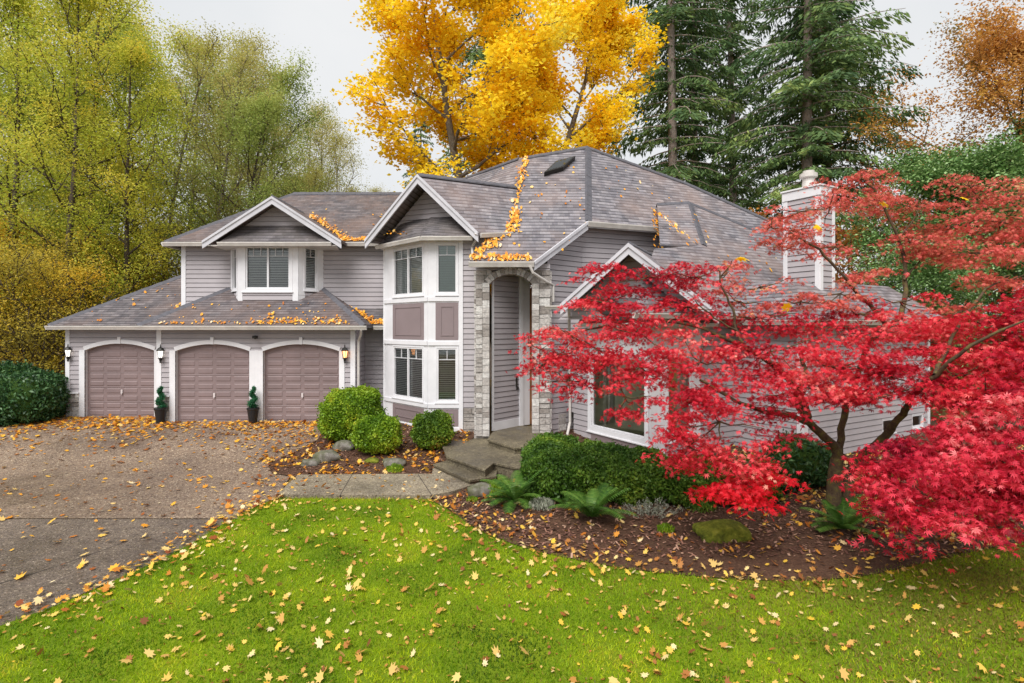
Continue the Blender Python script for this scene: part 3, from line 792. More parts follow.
fd = MB(); WH.box(fd, 0, WH.L, -.7, -.3, -.1, .0); WG.box(fd, 0, WG.L, -.9, -.6, -.1, 0); fd.build('foundation', M['mortar'], H)
stones(st, WA, .45, WA.L*.52, -.5, .45)
sid.build('wall', M['siding'], H)
# wing roofs
K0 = np.array((5.0, 14.3)); nK = (-.503, .864)
KP = ((5.0, 14.3, 3.35), nK, 1.07)
def kp(x, y): return (x, y, plane_z(KP, x, y))
sr0 = at(657, 204, 18.6); sr1 = on_plane(689, 202.5, KP); srm = on_plane(703, 245, KP); sre = at(660, 244.5, srm[1]-.35)
kb0 = K0+adir*(-2.6); kb1 = K0+adir*3.6
roof(H, [[(kb0[0], kb0[1], 3.35), (kb1[0], kb1[1], 3.35), kp(9.6, 19.0), on_plane(757, 231, KP), sr1, srm, kp(3.9, 15.6)]], 'roof', name='roof')
roof(H, [[sr0, sr1, srm, sre]], 'roof', .06)
cap(caps, sr1, srm, .13, .03); cap(caps, sr0, sr1, .08, .02); cap(caps, sr1, on_plane(755, 230, KP), .08, .02)
gutter(gut, (kb0[0], kb0[1], 3.35), (kb1[0], kb1[1], 3.35))
Cc = np.array(w3)+(-.864*.4+.503*.4, -.503*.4-.864*.4)
HT = Cc+adir*1.15+np.array(nK)*1.15; CB = Cc+np.array(nK)*3.2; HB = HT+np.array(nK)*3.2
CR = Cc+adir*7.0; HR = CR-adir*1.15+np.array(nK)*1.15; CR2 = CR+np.array(nK)*6
roof(H, [[(*Cc, 3.2), (*HT, 4.235), (*HB, 4.235), (*CB, 3.2)][::-1], [(*Cc, 3.2), (*CR, 3.2), (*HR, 4.235), (*HT, 4.235)], [(*CR, 3.2), (*CR2, 3.2), (*HR, 4.235)]], 'roof')
gutter(gut, (*CB, 3.2), (*Cc, 3.2)); gutter(gut, (*Cc, 3.2), (*CR, 3.2))
# wing gable
gA = Vector(at(629, 243, 13.85)); gL = Vector(at(561, 304, 14.6)); gR = Vector(at(719, 311.5, 12.95))
gn = W(gL[:2], gR[:2]); back = Vector((-gn.n[0], -gn.n[1], 0))
roof(H, [[tuple(gL), tuple(gA), tuple(gA+back*3.2), tuple(gL+back*2.0)], [tuple(gA), tuple(gR), tuple(gR+back*1.6), tuple(gA+back*3.2)]], 'roof')
cap(caps, gA, gA+back*2.6, .11)
for a, b in ((gL, gA), (gA, gR)):
    rake(fas, a, b, gn, .26, .05, -.02); rake(fas, a, b, gn, .1, .085, -.005)
ig = W((gL+back*.7)[:2], (gR+back*.7)[:2]); ua = W(gL[:2], gA[:2]).L
sl1 = (gA.z-gL.z)/ua; sl2 = (gA.z-gR.z)/(ig.L-ua)
sid = MB(True); siding(sid, ig, 0, 1, 3.2, gA.z-.15, outer=lambda z: (ua-(gA.z-.12-z)/sl1, ua+(gA.z-.12-z)/sl2)); sid.build('wall', M['siding'], H)
f0 = np.array(w0)+bdir*1.0+WL.n*.35; f1 = np.array(w1)+bdir*.35+(-adir)*.35; f2 = np.array(w1)+adir*2.0+WF.n*.35
zf = 3.12
mid = ig.p(ua, 3.75, .02)
roof(H, [[(*f0, zf), (*f1, zf), mid, ig.p(.5, 3.7, .02)], [(*f1, zf), (*f2, zf), ig.p(ig.L-.6, 3.7, .02), mid]], 'roofd', .04)
gutter(gut, (*f0, zf), (*f1, zf), .1, .08); gutter(gut, (*f1, zf), (*f2, zf), .1, .08)
gq = gL+back*.05; gutter(gut, (gq[0]-.42, gq[1], gq[2]-.02), (gq[0]+.1, gq[1]-.05, gq[2]-.02), .09, .1)
# chimney
ch = empty('chimney'); ch.parent = H; 
cb = np.array(xy(785, 16.0)); cm_ = cb+bdir*1.0; cr_ = cm_+adir*.62; cl_ = cb+adir*.62
ctop = EYE+(HZ-197)/F*15.3
sid = MB(True); wl = [W(cb, cm_), W(cm_, cr_), W(cr_, cl_), W(cl_, cb)]
trc = MB()
for w in wl:
    siding(sid, w, 0, w.L, 2.6, ctop)
    w.box(trc, -.02, .1, 2.6, ctop, 0, .045); w.box(trc, w.L-.1, w.L+.02, 2.6, ctop, 0, .045)
sid.build('chimney_wall', M['siding'], ch); trc.build('chimney_trim', M['trim'], ch)
cpb = MB(); ctr = (cb+cr_)/2; cpb.box((ctr[0], ctr[1], ctop+.13), (1.12, .74, .24), math.atan2(-.864, .503)); cpb.box((ctr[0], ctr[1], ctop+.28), (1.18, .80, .05), math.atan2(-.864, .503)); cpb.build('chimney_cap', M['trim'], ch, bevel=.01)
fl = MB(); fl.lathe((ctr[0], ctr[1], ctop+.31), [(.17, 0), (.17, .18), (.16, .2), (.16, .3), (.23, .32), (.23, .42), (.15, .44), (.15, .5)], 14); fl.build('flue', M['gutter'], ch)

tr.build('trim', M['trim'], H); pan.build('panel', M['panel'], H)
st.build('stone_veneer', M['stone'], H); mo.build('mortar_backing', M['mortar'], H)
caps.build('ridge_cap', M['cap'], H); gut.build('gutter', M['gutter'], H, ); fas.build('fascia', M['rake'], H)
# downspouts
ds = MB(True)
def spout(pts, r=.04): ds.owner(1); ds.own = None; ds.tube(pts, r, 8)
spout([(-4.65, 17.55, 2.93), (-4.72, 17.75, 2.75), (-4.85, 17.98, 2.55), (-4.85, 17.98, 0.05)])
q = E2; spout([(q[0]-.1, 15.72, 4.68), (q[0]-.02, 15.75, 4.5), (.98, 16.08, 4.28), (1.18, 16.3, 4.2), (1.18, 16.3, 3.72)])
spout([at(569, 301, 14.75), at(569, 312, 14.9), at(569.5, 340, 16.85), at(570, 422, 16.7), at(567, 436, 16.4)])
spout([at(476, 233, 16.2), at(476, 240, 16.5), at(472, 247, 16.65), at(473, 258, 16.4)])
ds.build('downspout', M['gutter'], H)
# wall lanterns
def lantern(px, py, w, mat, label):
    u = w.u_px(px); q = w.p(u, 0, .13); z = w.z_px(u, py)
    L = empty('wall_lantern', (q[0], q[1], z)); L.parent = H; L['label'] = label
    b = MB(); c = (0, 0, 0)
    b.lathe(c, [(.03, -.21), (.05, -.17), (.03, -.15)], 8)
    b.lathe(c, [(.02, -.28), (.035, -.24), (.02, -.2)], 8)
    b.lathe(c, [(.045, -.15), (.075, -.13), (.075, -.115), (.045, -.11)], 8)
    b.lathe(c, [(.11, .10), (.12, .12), (.07, .19), (.02, .22), (.012, .29), (.002, .32)], 8)
    for k in range(6):
        a = k*math.pi/3; b.tube([(math.cos(a)*.055, math.sin(a)*.055, -.12), (math.cos(a)*.095, math.sin(a)*.095, .11)], .008, 5)
    b.tube([(0, .13, .02), (0, .10, -.12), (0, .03, -.2)], .014, 6); b.box((0, .125, 0), (.09, .02, .2))
    b.build('lantern_frame', M['metal'], L)
    g = MB(); g.lathe(c, [(.045, -.105), (.08, .095)], 10); g.build('lantern_glass', mat, L)
lantern(71, 353, g1, M['lampw'], 'leftmost black wall lantern, lit white')
lantern(163, 354, g2, M['lampw'], 'middle black wall lantern, lit white')
lantern(346, 354, g2, M['lampo'], 'wall lantern beside the bay tower, glowing warm orange')
sc_ = MB(); sc_.box((*xy(255, 17.9), g2.z_px(0, 337)), (.12, .14, .09)); sc_.tube([(*xy(255, 17.84), g2.z_px(0, 337)), (*xy(255, 17.72), g2.z_px(0, 338))], .035, 8); sc_.build('security_camera', M['metal'], H)

# ================================================================== GROUND SHEETS
YL = [13.2+4.8*k/10 for k in range(0, 11)]
def sheet(name, pts, dz, mat, kind='structure', label=None, thick=0):
    bm = bmesh.new()
    vs = [bm.verts.new((p[0], p[1], 0)) for p in pts]; f = bm.faces.new(vs)
    f.normal_update()
    if f.normal.z < 0: f.normal_flip()
    for y in YL:
        bmesh.ops.bisect_plane(bm, geom=bm.faces[:]+bm.edges[:]+bm.verts[:], plane_co=(0, y, 0), plane_no=(0, 1, 0))
    bmesh.ops.triangulate(bm, faces=bm.faces[:])
    for v in bm.verts: v.co.z = gz(v.co.y)+dz
    if thick:
        r = bmesh.ops.extrude_face_region(bm, geom=bm.faces[:])
        for v in [g for g in r['geom'] if isinstance(g, bmesh.types.BMVert)]: v.co.z -= thick
        bmesh.ops.recalc_face_normals(bm, faces=bm.faces[:])
    me = bpy.data.meshes.new(name); bm.to_mesh(me); bm.free(); me.materials.append(mat)
    o = bpy.data.objects.new(name, me); link(o); o['kind'] = kind
    if label: o['label'] = label
    return o
def smooth_line(pts, n=6):
    P = [Vector((p[0], p[1])) for p in pts]; out = []
    for i in range(len(P)-1):
        a, b, c, d = P[max(i-1, 0)], P[i], P[i+1], P[min(i+2, len(P)-1)]
        for k in range(n):
            t = k/n
            out.append(tuple(.5*((2*b)+(-a+c)*t+(2*a-5*b+4*c-d)*t*t+(-a+3*b-3*c+d)*t**3)))
    out.append(tuple(P[-1])); return out
sheet('ground', [(-250, -40), (250, -40), (250, 400), (-250, 400)], -.02, M['floor'])
ed = [ground(*p) for p in ((-60, 648), (0, 626), (60, 604), (120, 578), (180, 550), (225, 523), (255, 507), (277, 498.5))]
ed = smooth_line(ed)
bedge = smooth_line([ground(*p) for p in ((430, 500), (450, 511), (476, 529), (515, 545), (560, 557), (620, 568), (700, 577), (780, 581), (860, 577), (930, 562), (1010, 545), (1120, 530))])
lawn_poly = [(-14, 3)]+[(-11, 4.4)]+ed+[ground(428, 499.5)]+bedge+[(40, 11.5), (40, 3)]
sheet('lawn', lawn_poly, 0.0, M['lawn'])
dl = [ground(*p) for p in ((277, 498.5), (283, 486), (290, 477), (272, 474), (268, 464), (296, 452), (318, 440), (324, 428), (340, 421))]
driveY = ground(0, 519)[1]
drive_poly = [(-60, driveY), (ground(238, 520)[0], driveY)]+[p for p in ed if p[1] > driveY]+[dl[2]]+[dl[3], dl[4], dl[5], dl[6], dl[7]]+[(-4.5, 17.2), (-4.5, 19.2), (-15.0, 19.2), (-15.3, 17.2), (-40, 16.5), (-60, 16)]
sheet('driveway', drive_poly, .010, M['drive'])
asp = [(-60, -20), (-12, -20), (-14, 3), (-11, 4.4)]+[p for p in ed if p[1] <= driveY]+[(ground(238, 520)[0], driveY-.015), (-60, driveY-.015)]
sheet('road', asp, .004, M['asphalt'])
seam = MB(); 
pp = [(-9.4, 10.32), (-7.6, 10.36), (-6.2, 10.30)]
# asphalt crack
cr = [ground(*p) for p in ((-20, 590), (30, 575), (70, 562), (110, 548), (130, 540))]
for k, (a, b) in enumerate(zip(cr, cr[1:])):
    seam.poly([(a[0], a[1]-.02, -.494), (b[0], b[1]-.012, -.494), (b[0], b[1]+.012, -.494), (a[0], a[1]+.02, -.494)])
so_ = seam.build('asphalt_crack', paint('crack', (.03, .025, .022), .9), None); so_['kind'] = 'structure'
path_poly = [ground(277, 497), ground(345, 497.5), ground(430, 498), ground(452, 494), ground(473, 487), ground(480, 478), ground(433, 470), ground(432, 476), ground(350, 476.5), ground(298, 477)]
sheet('path', path_poly, .055, M['path'], thick=.12)
pj = MB()
for a, b in (((352, 477), (340, 498)), ((418, 476.6), (432, 498.5))):
    A_, B_ = ground(*a), ground(*b); pj.hexa([(A_[0]-.008, A_[1], gz(A_[1])+.0), (A_[0]+.008, A_[1], gz(A_[1])), (B_[0]+.008, B_[1], gz(B_[1])), (B_[0]-.008, B_[1], gz(B_[1]))],
      [(A_[0]-.008, A_[1], gz(A_[1])+.058), (A_[0]+.008, A_[1], gz(A_[1])+.058), (B_[0]+.008, B_[1], gz(B_[1])+.058), (B_[0]-.008, B_[1], gz(B_[1])+.058)])
o = pj.build('path_joint', paint('joint', (.06, .05, .04), .9)); o['kind'] = 'structure'
bed1 = [dl[3], dl[4], dl[5], dl[6], dl[7], (-4.6, 17.2), (-4.6, 19.3), (-1, 19), (-.9, 16.8), (-1.4, 15.2), ground(440, 470), ground(433, 476), ground(298, 477.5)]
sheet('mulch_bed', bed1, .02, M['mulch'])
bed2 = [ground(428, 499.5)]+bedge+[(40, 11.5), (40, 30), (12, 17.5), (7, 17), (1, 17), (0, 14), (-.6, 13.2), ground(470, 486), ground(455, 495)]
sheet('planting_bed', bed2, .012, M['mulch'])

# steps
stp = empty('entry_steps', (0, 13.5, -.5)); tag(stp, 'exposed aggregate entry steps and landings leading up to the stone arch', 'steps')
def stepslab(name, pts, z, th):
    mb = MB(); mb.slab([(x, y-13.5, z+.5) for x, y in pts], .055); 
    cx = sum(p[0] for p in pts)/len(pts); cy = sum(p[1] for p in pts)/len(pts)
    pin = []
    for x, y in pts:
        d = math.hypot(cx-x, cy-y); pin.append((x+(cx-x)/d*.045, y+(cy-y)/d*.045))
    mb.slab([(x, y-13.5, z+.5-.055) for x, y in pin], th)
    mb.build(name, M['step'], stp, bevel=.008)
lowP = [(-1.93, 13.87), (-.93, 12.42), (-.35, 12.75), (-.35, 14.0), (-1.2, 14.8)]
stepslab('step', lowP, -.34, .2)
stepslab('landing', [(-1.60, 13.95), (-.60, 12.62), (-.42, 13.3), (.02, 12.9), (1.2, 12.6), (1.9, 14), (1.1, 16.1), (-1.0, 16.7), (-1.9, 16.9), (-1.95, 15.6)], -.17, .35)
stepslab('landing', [(-.66, 15.2), (.07, 14.15), (1.1, 14.6), (1.2, 16.9), (.2, 17.4), (-.55, 16.4)], 0.0, .2)

# ================================================================== SCATTER
rng = np.random.default_rng(11)
def maple_outline(n_l=5):
    pts = []
    tips = [(-68, .62), (-30, .9), (0, 1.0), (30, .9), (68, .62)] if n_l == 5 else [(-100, .55), (-62, .8), (-30, .95), (0, 1.0), (30, .95), (62, .8), (100, .55)]
    pts.append((0, -.55)); 
    for i, (a, r) in enumerate(tips):
        a0 = R(a); pts.append((math.sin(a0-R(13))*r*.62, math.cos(a0-R(13))*r*.62)) if False else None
        pts.append((math.sin(a0)*r, math.cos(a0)*r))
        if i < len(tips)-1:
            am = R((a+tips[i+1][0])/2); pts.append((math.sin(am)*.42, math.cos(am)*.42))
    return [(x, y) for x, y in pts]
OUT5 = np.array([(0, -.35), (-.45, -.5), (-.5, -.18), (-.95, .05), (-.52, .22), (-.72, .75), (-.28, .52), (0, 1.05), (.28, .52), (.72, .75), (.52, .22), (.95, .05), (.5, -.18), (.45, -.5)])
def scatter_leaves(name, X, Y, Z, size, mat, lift=.012, tilt=.35, label=None, tint=None, parent=None, nrm=None, kind='stuff'):
    n = len(X); k = len(OUT5)
    an = rng.uniform(0, 2*np.pi, n); s = size*rng.uniform(.4, 1.2, n)/2
    o = OUT5[None]*s[:, None, None]*rng.uniform(.55, 1.15, (n, 1, 2))
    x = o[..., 0]*np.cos(an)[:, None]-o[..., 1]*np.sin(an)[:, None]
    y = o[..., 0]*np.sin(an)[:, None]+o[..., 1]*np.cos(an)[:, None]
    gx = rng.normal(0, tilt, n)[:, None]; gy = rng.normal(0, tilt, n)[:, None]
    cup = rng.uniform(-.9, 1.3, n)[:, None]
    z = x*gx+y*gy+cup*(x*x+y*y)/(s[:, None]*2.2)
    z = z-z.min(axis=1, keepdims=True)+lift
    if nrm is not None:   # per-leaf slope (dzdx, dzdy)
        z = z+x*nrm[:, :1]+y*nrm[:, 1:]
    V = np.stack([X[:, None]+x, Y[:, None]+y, Z[:, None]+z], -1).reshape(-1, 3)
    t = rng.random(n) if tint is None else tint
    o_ = np_mesh(name, V, np.arange(n*k).reshape(n, k), mat, np.repeat(t, k), parent)
    if kind: o_['kind'] = kind
    if label: o_['label'] = label
    return o_
def in_poly(X, Y, poly):
    P = np.array(poly); c = np.zeros(len(X), bool); j = len(P)-1
    for i in range(len(P)):
        xi, yi = P[i]; xj, yj = P[j]
        with np.errstate(divide='ignore', invalid='ignore'):
            m = ((yi > Y) != (yj > Y)) & (X < (xj-xi)*(Y-yi)/(yj-yi+1e-12)+xi)
        c ^= m; j = i
    return c
def uni(n, x0, x1, y0, y1): return rng.uniform(x0, x1, n), rng.uniform(y0, y1, n)
def gpx(n, x0, x1, y0, y1):
    px = rng.uniform(x0, x1, n); py = rng.uniform(y0, y1, n)
    Y = np.full(n, 12.)
    for _ in range(30): Y = (EYE-gzv(Y))*F/(py-HZ)*.5+Y*.5
    return (px-512)/F*Y, Y
# lawn leaves: scattered on the real lawn area
x, y = uni(4200, -9, 14, 4.8, 12.1); m = in_poly(x, y, lawn_poly)
dens = np.sin(x*1.3+2)*np.sin(y*1.7)+rng.normal(0, .8, len(x)); m &= dens > -.45
x, y = x[m], y[m]
# clustered
k = rng.integers(0, len(x), 500); x = np.r_[x, x[k]+rng.normal(0, .12, 500)]; y = np.r_[y, y[k]+rng.normal(0, .12, 500)]
m = in_poly(x, y, lawn_poly); x, y = x[m], y[m]
scatter_leaves('fallen_leaves', x, y, gzv(y), .122, M['fallenl'], .018, .4, 'fallen maple leaves scattered over the lawn', rng.beta(1.6, .9, len(x)))
x2, y2 = uni(11000, -9, 14, 4.8, 12.3); m = in_poly(x2, y2, lawn_poly) & (rng.random(11000) < .35+.3*np.sin(x2*1.1+1)*np.cos(y2*1.9)+.03*x2); x2, y2 = x2[m], y2[m]
scatter_leaves('fallen_leaves', x2, y2, gzv(y2), .055, M['fallenl'], .022, .6, 'small leaf litter caught in the grass', rng.beta(1, 1.6, len(x2)))
# along bed edge
be = np.array(bedge); k = rng.integers(0, len(be), 520)
x = be[k, 0]+rng.normal(0, .3, 520); y = be[k, 1]+rng.normal(.15, .3, 520)
m = x < 14
scatter_leaves('fallen_leaves', x[m], y[m], gzv(y[m]), .12, M['fallenl'], .03, .4, 'fallen leaves along the mulch edge', rng.random(int(m.sum())))
# driveway
n = 1500; x, y = uni(n, -24, -3, 6, 17.9); m = in_poly(x, y, drive_poly) | in_poly(x, y, asp)
x, y = x[m], y[m]
x2, y2 = uni(13000, -22, -3.2, 14.2, 18.9); pr = np.maximum(np.clip((y2-14.6)/3.0, 0, 1)**1.5*(.6+.4*np.sin(x2*1.9+y2)), np.clip((y2-16.7)/.6, 0, 1)*.95); pr = np.where(x2 > -6.5, np.maximum(pr, .35), pr)
m = (rng.random(13000) < pr) & in_poly(x2, y2, drive_poly) & ~((x2 > -11.3) & (y2 > 17.95)) & (y2 < 18.95); x = np.r_[x, x2[m]]; y = np.r_[y, y2[m]]
scatter_leaves('fallen_leaves', x, y, gzv(y)+.012, .15, M['fallend'], .006, .25, 'fallen leaves on the driveway, thickest by the garage', rng.beta(1.3, 1.1, len(x)))
x, y = uni(260, -20, -4, 5.2, 14); m = in_poly(x, y, asp) | in_poly(x, y, drive_poly); x, y = x[m], y[m]
scatter_leaves('fallen_leaves', x, y, gzv(y)+.012, .17, M['fallen'], .006, .2, 'larger pale leaves on the driveway')
# edge of lawn with driveway, corner near path
ee = np.array(ed); k = rng.integers(len(ee)//4, len(ee), 330)
x = ee[k, 0]+rng.normal(0, .24, 330); y = ee[k, 1]+rng.normal(0, .24, 330)
scatter_leaves('fallen_leaves', x, y, gzv(y)+.012, .14, M['fallen'], .02, .3, 'fallen leaves along the driveway edge')
# left bed
x, y = uni(2600, -6.6, -1.2, 13.2, 18.3); m = in_poly(x, y, bed1); x, y = x[m], y[m]
m = rng.random(len(x)) < np.clip(.42+.45*np.sin(x*2.3+1)*np.cos(y*2.1), .12, 1); x, y = x[m], y[m]
scatter_leaves('fallen_leaves', x, y, gzv(y)+.02, .15, M['fallend'], .01, .35, 'fallen leaves on the mulch bed by the bay tower', rng.beta(1.5, 1, len(x)))
x, y = gpx(260, 250, 340, 420, 490); scatter_leaves('fallen_leaves', x, y, gzv(y)+.02, .15, M['fallend'], .02, .35, 'fallen leaves heaped where the driveway meets the bed')
# right bed
x, y = uni(3800, -1.8, 16, 8.6, 15.5); m = in_poly(x, y, bed2); x, y = x[m], y[m]
m = rng.random(len(x)) < np.where(x > 5.8, 1, .5+.5*(x < .4)); x, y = x[m], y[m]
scatter_leaves('fallen_leaves', x, y, gzv(y)+.012, .13, M['fallen'], .01, .4, 'fallen leaves on the mulch under the red maple', rng.beta(1.2, 1.5, len(x)))
x, y = uni(4200, 5.6, 16, 9.2, 15.5); m = in_poly(x, y, bed2); x, y = x[m], y[m]
scatter_leaves('fallen_leaves', x, y, gzv(y)+.012, .12, M['fallenl'], .012, .45, 'dense tan leaf litter beyond the red maple trunk', rng.beta(1.5, 1.2, len(x)))
# path
x, y = uni(60, -5.2, -1.3, 11.7, 13.5); m = in_poly(x, y, path_poly); scatter_leaves('fallen_leaves', x[m], y[m], gzv(y[m])+.055, .11, M['fallen'], .004, .2, 'few fallen leaves on the path')
# roof leaves
RL = {'x': [], 'y': [], 'z': [], 'g': []}
def rleaf(a, b, n, spread, pl_or=None, along=None, up=.04):
    a = np.array(a); b = np.array(b)
    for _ in range(n):
        t = random.random()**(along or 1); p = a+(b-a)*t
        dx, dy = random.gauss(0, spread), random.gauss(0, spread)
        x_, y_ = p[0]+dx, p[1]+dy
        z_ = max(plane_z(q, x_, y_) for q in pl_or) if pl_or else p[2]
        RL['x'].append(x_); RL['y'].append(y_); RL['z'].append(z_+up+random.random()*.03)
        q = max(pl_or, key=lambda q: plane_z(q, x_, y_)); RL['g'].append((q[1][0]*q[2], q[1][1]*q[2]))
R1p = ((0, 18.6, e), (0, 1), .667); R2p = ((0, 17.6, e), (0, 1), .667); R2r = ((-4.55, 17.6, e), (-1, 0), .667); R2l = ((-11.6, 17.6, e), (1, 0), .667)
R4p = ((0, 19.1, ez), (0, 1), .667); R5r = ((-7.77, 19, 7.24), (-1, 0), .64)
def rarea(n, x0, x1, y0, y1, pls, cond=None):
    for _ in range(n):
        x_, y_ = random.uniform(x0, x1), random.uniform(y0, y1)
        if cond and not cond(x_, y_): continue
        q = pls[0]; z_ = plane_z(q, x_, y_)
        RL['x'].append(x_); RL['y'].append(y_); RL['z'].append(z_+.03); RL['g'].append((q[1][0]*q[2], q[1][1]*q[2]))
rarea(30, -14.5, -11.6, 18.65, 21, [R1p], lambda a, b: a+15.17 > b-18.6)
rleaf((-11.5, 19.0, 0), (-11.35, 20.2, 0), 30, .12, [R1p])
rarea(45, -11, -5, 17.62, 18.7, [R2p]); rarea(90, -11, -5, 17.6, 17.75, [R2p]); rarea(120, -8.2, -5.3, 17.6, 17.95, [R2p])
for k in range(230):   # valley between garage roof and recess roof
    t = random.random(); y_ = 18.6+t*.7; x_ = -4.55-(y_-18.6)+random.gauss(0, .09); q = R2r if random.random() < .4 else ((0, 18.6, e), (0, 1), .667)
    RL['x'].append(x_); RL['y'].append(y_); RL['z'].append(max(plane_z(R2r, x_, y_), e+.667*(y_-18.6))+.04); RL['g'].append((q[1][0]*q[2], q[1][1]*q[2]))
rarea(70, -4.6, -4.0, 18.6, 18.85, [((0, 18.6, e), (0, 1), .667)])
# dormer valley: where dormer right slope meets upper roof
for k in range(230):
    t = random.random(); x_ = -7.5+t*1.9; y_ = 19.1+(7.24-.64*(x_+7.77)-ez)/.667
    x_ += abs(random.gauss(0, .13)); y_ += random.gauss(0, .05)
    RL['x'].append(x_); RL['y'].append(y_); RL['z'].append(plane_z(R4p, x_, y_)+.05+random.random()*.03); RL['g'].append((0, .667))
rarea(130, -5.9, -4.9, 19.1, 19.35, [R4p]); rarea(22, -7, -4.2, 19.3, 21.5, [R4p])
# main valley
vp = [Q, P3(522, 170), V1, P3(516, 205), V2]
for a, b, nn, sp in ((vp[0], vp[1], 40, .05), (vp[1], vp[2], 80, .07), (vp[2], vp[3], 22, .04), (vp[3], vp[4], 40, .07), (P3(517, 212), P3(513, 232), 95, .09)):
    rleaf(a, b, nn, sp, [FS])
rleaf(V2, (-1.05, 15.9, 0), 150, .08, [FS]); rleaf((-1.15, 15.85, 0), (.55, 15.85, 0), 130, .04, [FS])
rarea(45, -.3, 2.2, 16.1, 19, [FS])
rleaf(at(656, 206, 18.55), at(661, 240, 17.2), 90, .07, [MR]); rarea(26, 3, 6.5, 18.0, 19.6, [MR]); rleaf(at(654, 240, 17.3), at(690, 243, 16.9), 45, .1, [KP, MR])
rarea(40, 5, 8.5, 15, 18.5, [KP]); 
rarea(12, -3.9, -3.2, 17.3, 17.6, [((-3.5, 17.3, 5.75), (0, 1), .6)])
scatter_leaves('fallen_leaves', np.array(RL['x']), np.array(RL['y']), np.array(RL['z']), .115, M['fallenr'], .0, .3, 'orange fallen leaves caught on the roofs, valleys and gutters', None, None, np.array(RL['g']))

# grass blades
n = 380000
x, y = uni(n, -8.6, 14, 5.0, 12.4); m = in_poly(x+rng.normal(0, .05, n), y-np.abs(rng.normal(0, .06, n)), lawn_poly) & ~in_poly(x, y, path_poly) & (np.abs(x) < y*1.0) & (rng.random(n) < np.clip(1.5-(y-5)/9, .45, 1)); x, y = x[m], y[m]; n = len(x)
hgt = rng.uniform(.018, .05, n); wd = rng.uniform(.004, .008, n); a = rng.uniform(0, 2*np.pi, n); lx = rng.normal(0, .02, n); ly = rng.normal(0, .02, n)
V = np.empty((n, 3, 3)); 
V[:, 0] = np.stack([x-np.cos(a)*wd, y-np.sin(a)*wd, gzv(y)-.002], -1); V[:, 1] = np.stack([x+np.cos(a)*wd, y+np.sin(a)*wd, gzv(y)-.002], -1); V[:, 2] = np.stack([x+lx, y+ly, gzv(y)+hgt], -1)
bro = rng.random(n) < np.clip((x+y*.6-5.0)/4.0, .05, .95)*(.72+.28*np.sin(x*2.1)*np.sin(y*3.3+1))
M['thatch'] = leafmat('mossy_brown_grass', [(0, (.09, .07, .015)), (.5, (.21, .17, .03)), (1, (.34, .28, .06))], .3)
V_ = V[bro]; o = np_mesh('grass', V_.reshape(-1, 3), np.arange(len(V_)*3).reshape(-1, 3), M['thatch'], np.repeat(rng.random(len(V_)), 3)); o['kind'] = 'stuff'; o['label'] = 'brownish mossy grass on the shaded side of the lawn'
V = V[~bro]; n = len(V)
o = np_mesh('grass', V.reshape(-1, 3), np.arange(n*3).reshape(n, 3), M['grass'], np.repeat(rng.random(n), 3)); o['kind'] = 'stuff'; o['label'] = 'short mown lawn grass'
# bark chips
n = 30000; x, y = uni(n, -6.6, 13, 8.6, 17); m = in_poly(x, y, bed1) | in_poly(x, y, bed2); x, y = x[m], y[m]; n = len(x)
a = rng.uniform(0, 2*np.pi, n); L = rng.uniform(.014, .042, n); w_ = L*rng.uniform(.25, .5, n); ca, sa = np.cos(a), np.sin(a); tx = rng.normal(0, .5, n)
z = gzv(y)+.03
V = np.empty((n, 4, 3))
for i, (p, q) in enumerate(((-1, -1), (1, -1), (1, 1), (-1, 1))):
    V[:, i] = np.stack([x+ca*L*p-sa*w_*q, y+sa*L*p+ca*w_*q, z+tx*L*p*.6+np.abs(tx)*L*.4], -1)
o = np_mesh('bark_mulch', V.reshape(-1, 3), np.arange(n*4).reshape(n, 4), M['chip'], np.repeat(rng.random(n), 4)); o['kind'] = 'stuff'; o['label'] = 'reddish brown bark mulch'

# ================================================================== FOLIAGE BUILDERS
def rot_frames(n, flat=0.0, g=rng):
    """random unit normals (flat -> more horizontal leaves) and tangents"""
    v = g.normal(size=(n, 3)); v[:, 2] = np.abs(v[:, 2])+flat*1.5; v /= np.linalg.norm(v, axis=1, keepdims=True)
    t = g.normal(size=(n, 3)); t -= v*np.sum(t*v, 1, keepdims=True); t /= np.linalg.norm(t, axis=1, keepdims=True)
    return v, t, np.cross(v, t)
def leaf_quads(name, C, size, mat, parent, flat=.3, aspect=.55, g=rng, tint=None, droop=None):
    n = len(C); nv, t, b = rot_frames(n, flat, g)
    if droop is not None: 
        t = t*.6+np.array((0, 0, -droop)); t /= np.linalg.norm(t, axis=1, keepdims=True)
        b = np.cross(nv, t); b /= np.linalg.norm(b, axis=1, keepdims=True)
    s = size*g.uniform(.6, 1.25, n)[:, None]
    V = np.empty((n, 4, 3)); V[:, 0] = C-t*s*.5; V[:, 1] = C+b*s*aspect*.5+nv*s*.08; V[:, 2] = C+t*s*.5; V[:, 3] = C-b*s*aspect*.5+nv*s*.08
    tt = g.random(n) if tint is None else tint
    return np_mesh(name, V.reshape(-1, 3), np.arange(n*4).reshape(n, 4), mat, np.repeat(tt, 4), parent)
STAR = []
for a_, r_ in ((-95, .55), (-50, .85), (-17, 1.0), (17, 1.0), (50, .85), (95, .55)):
    STAR.append((R(a_), r_))
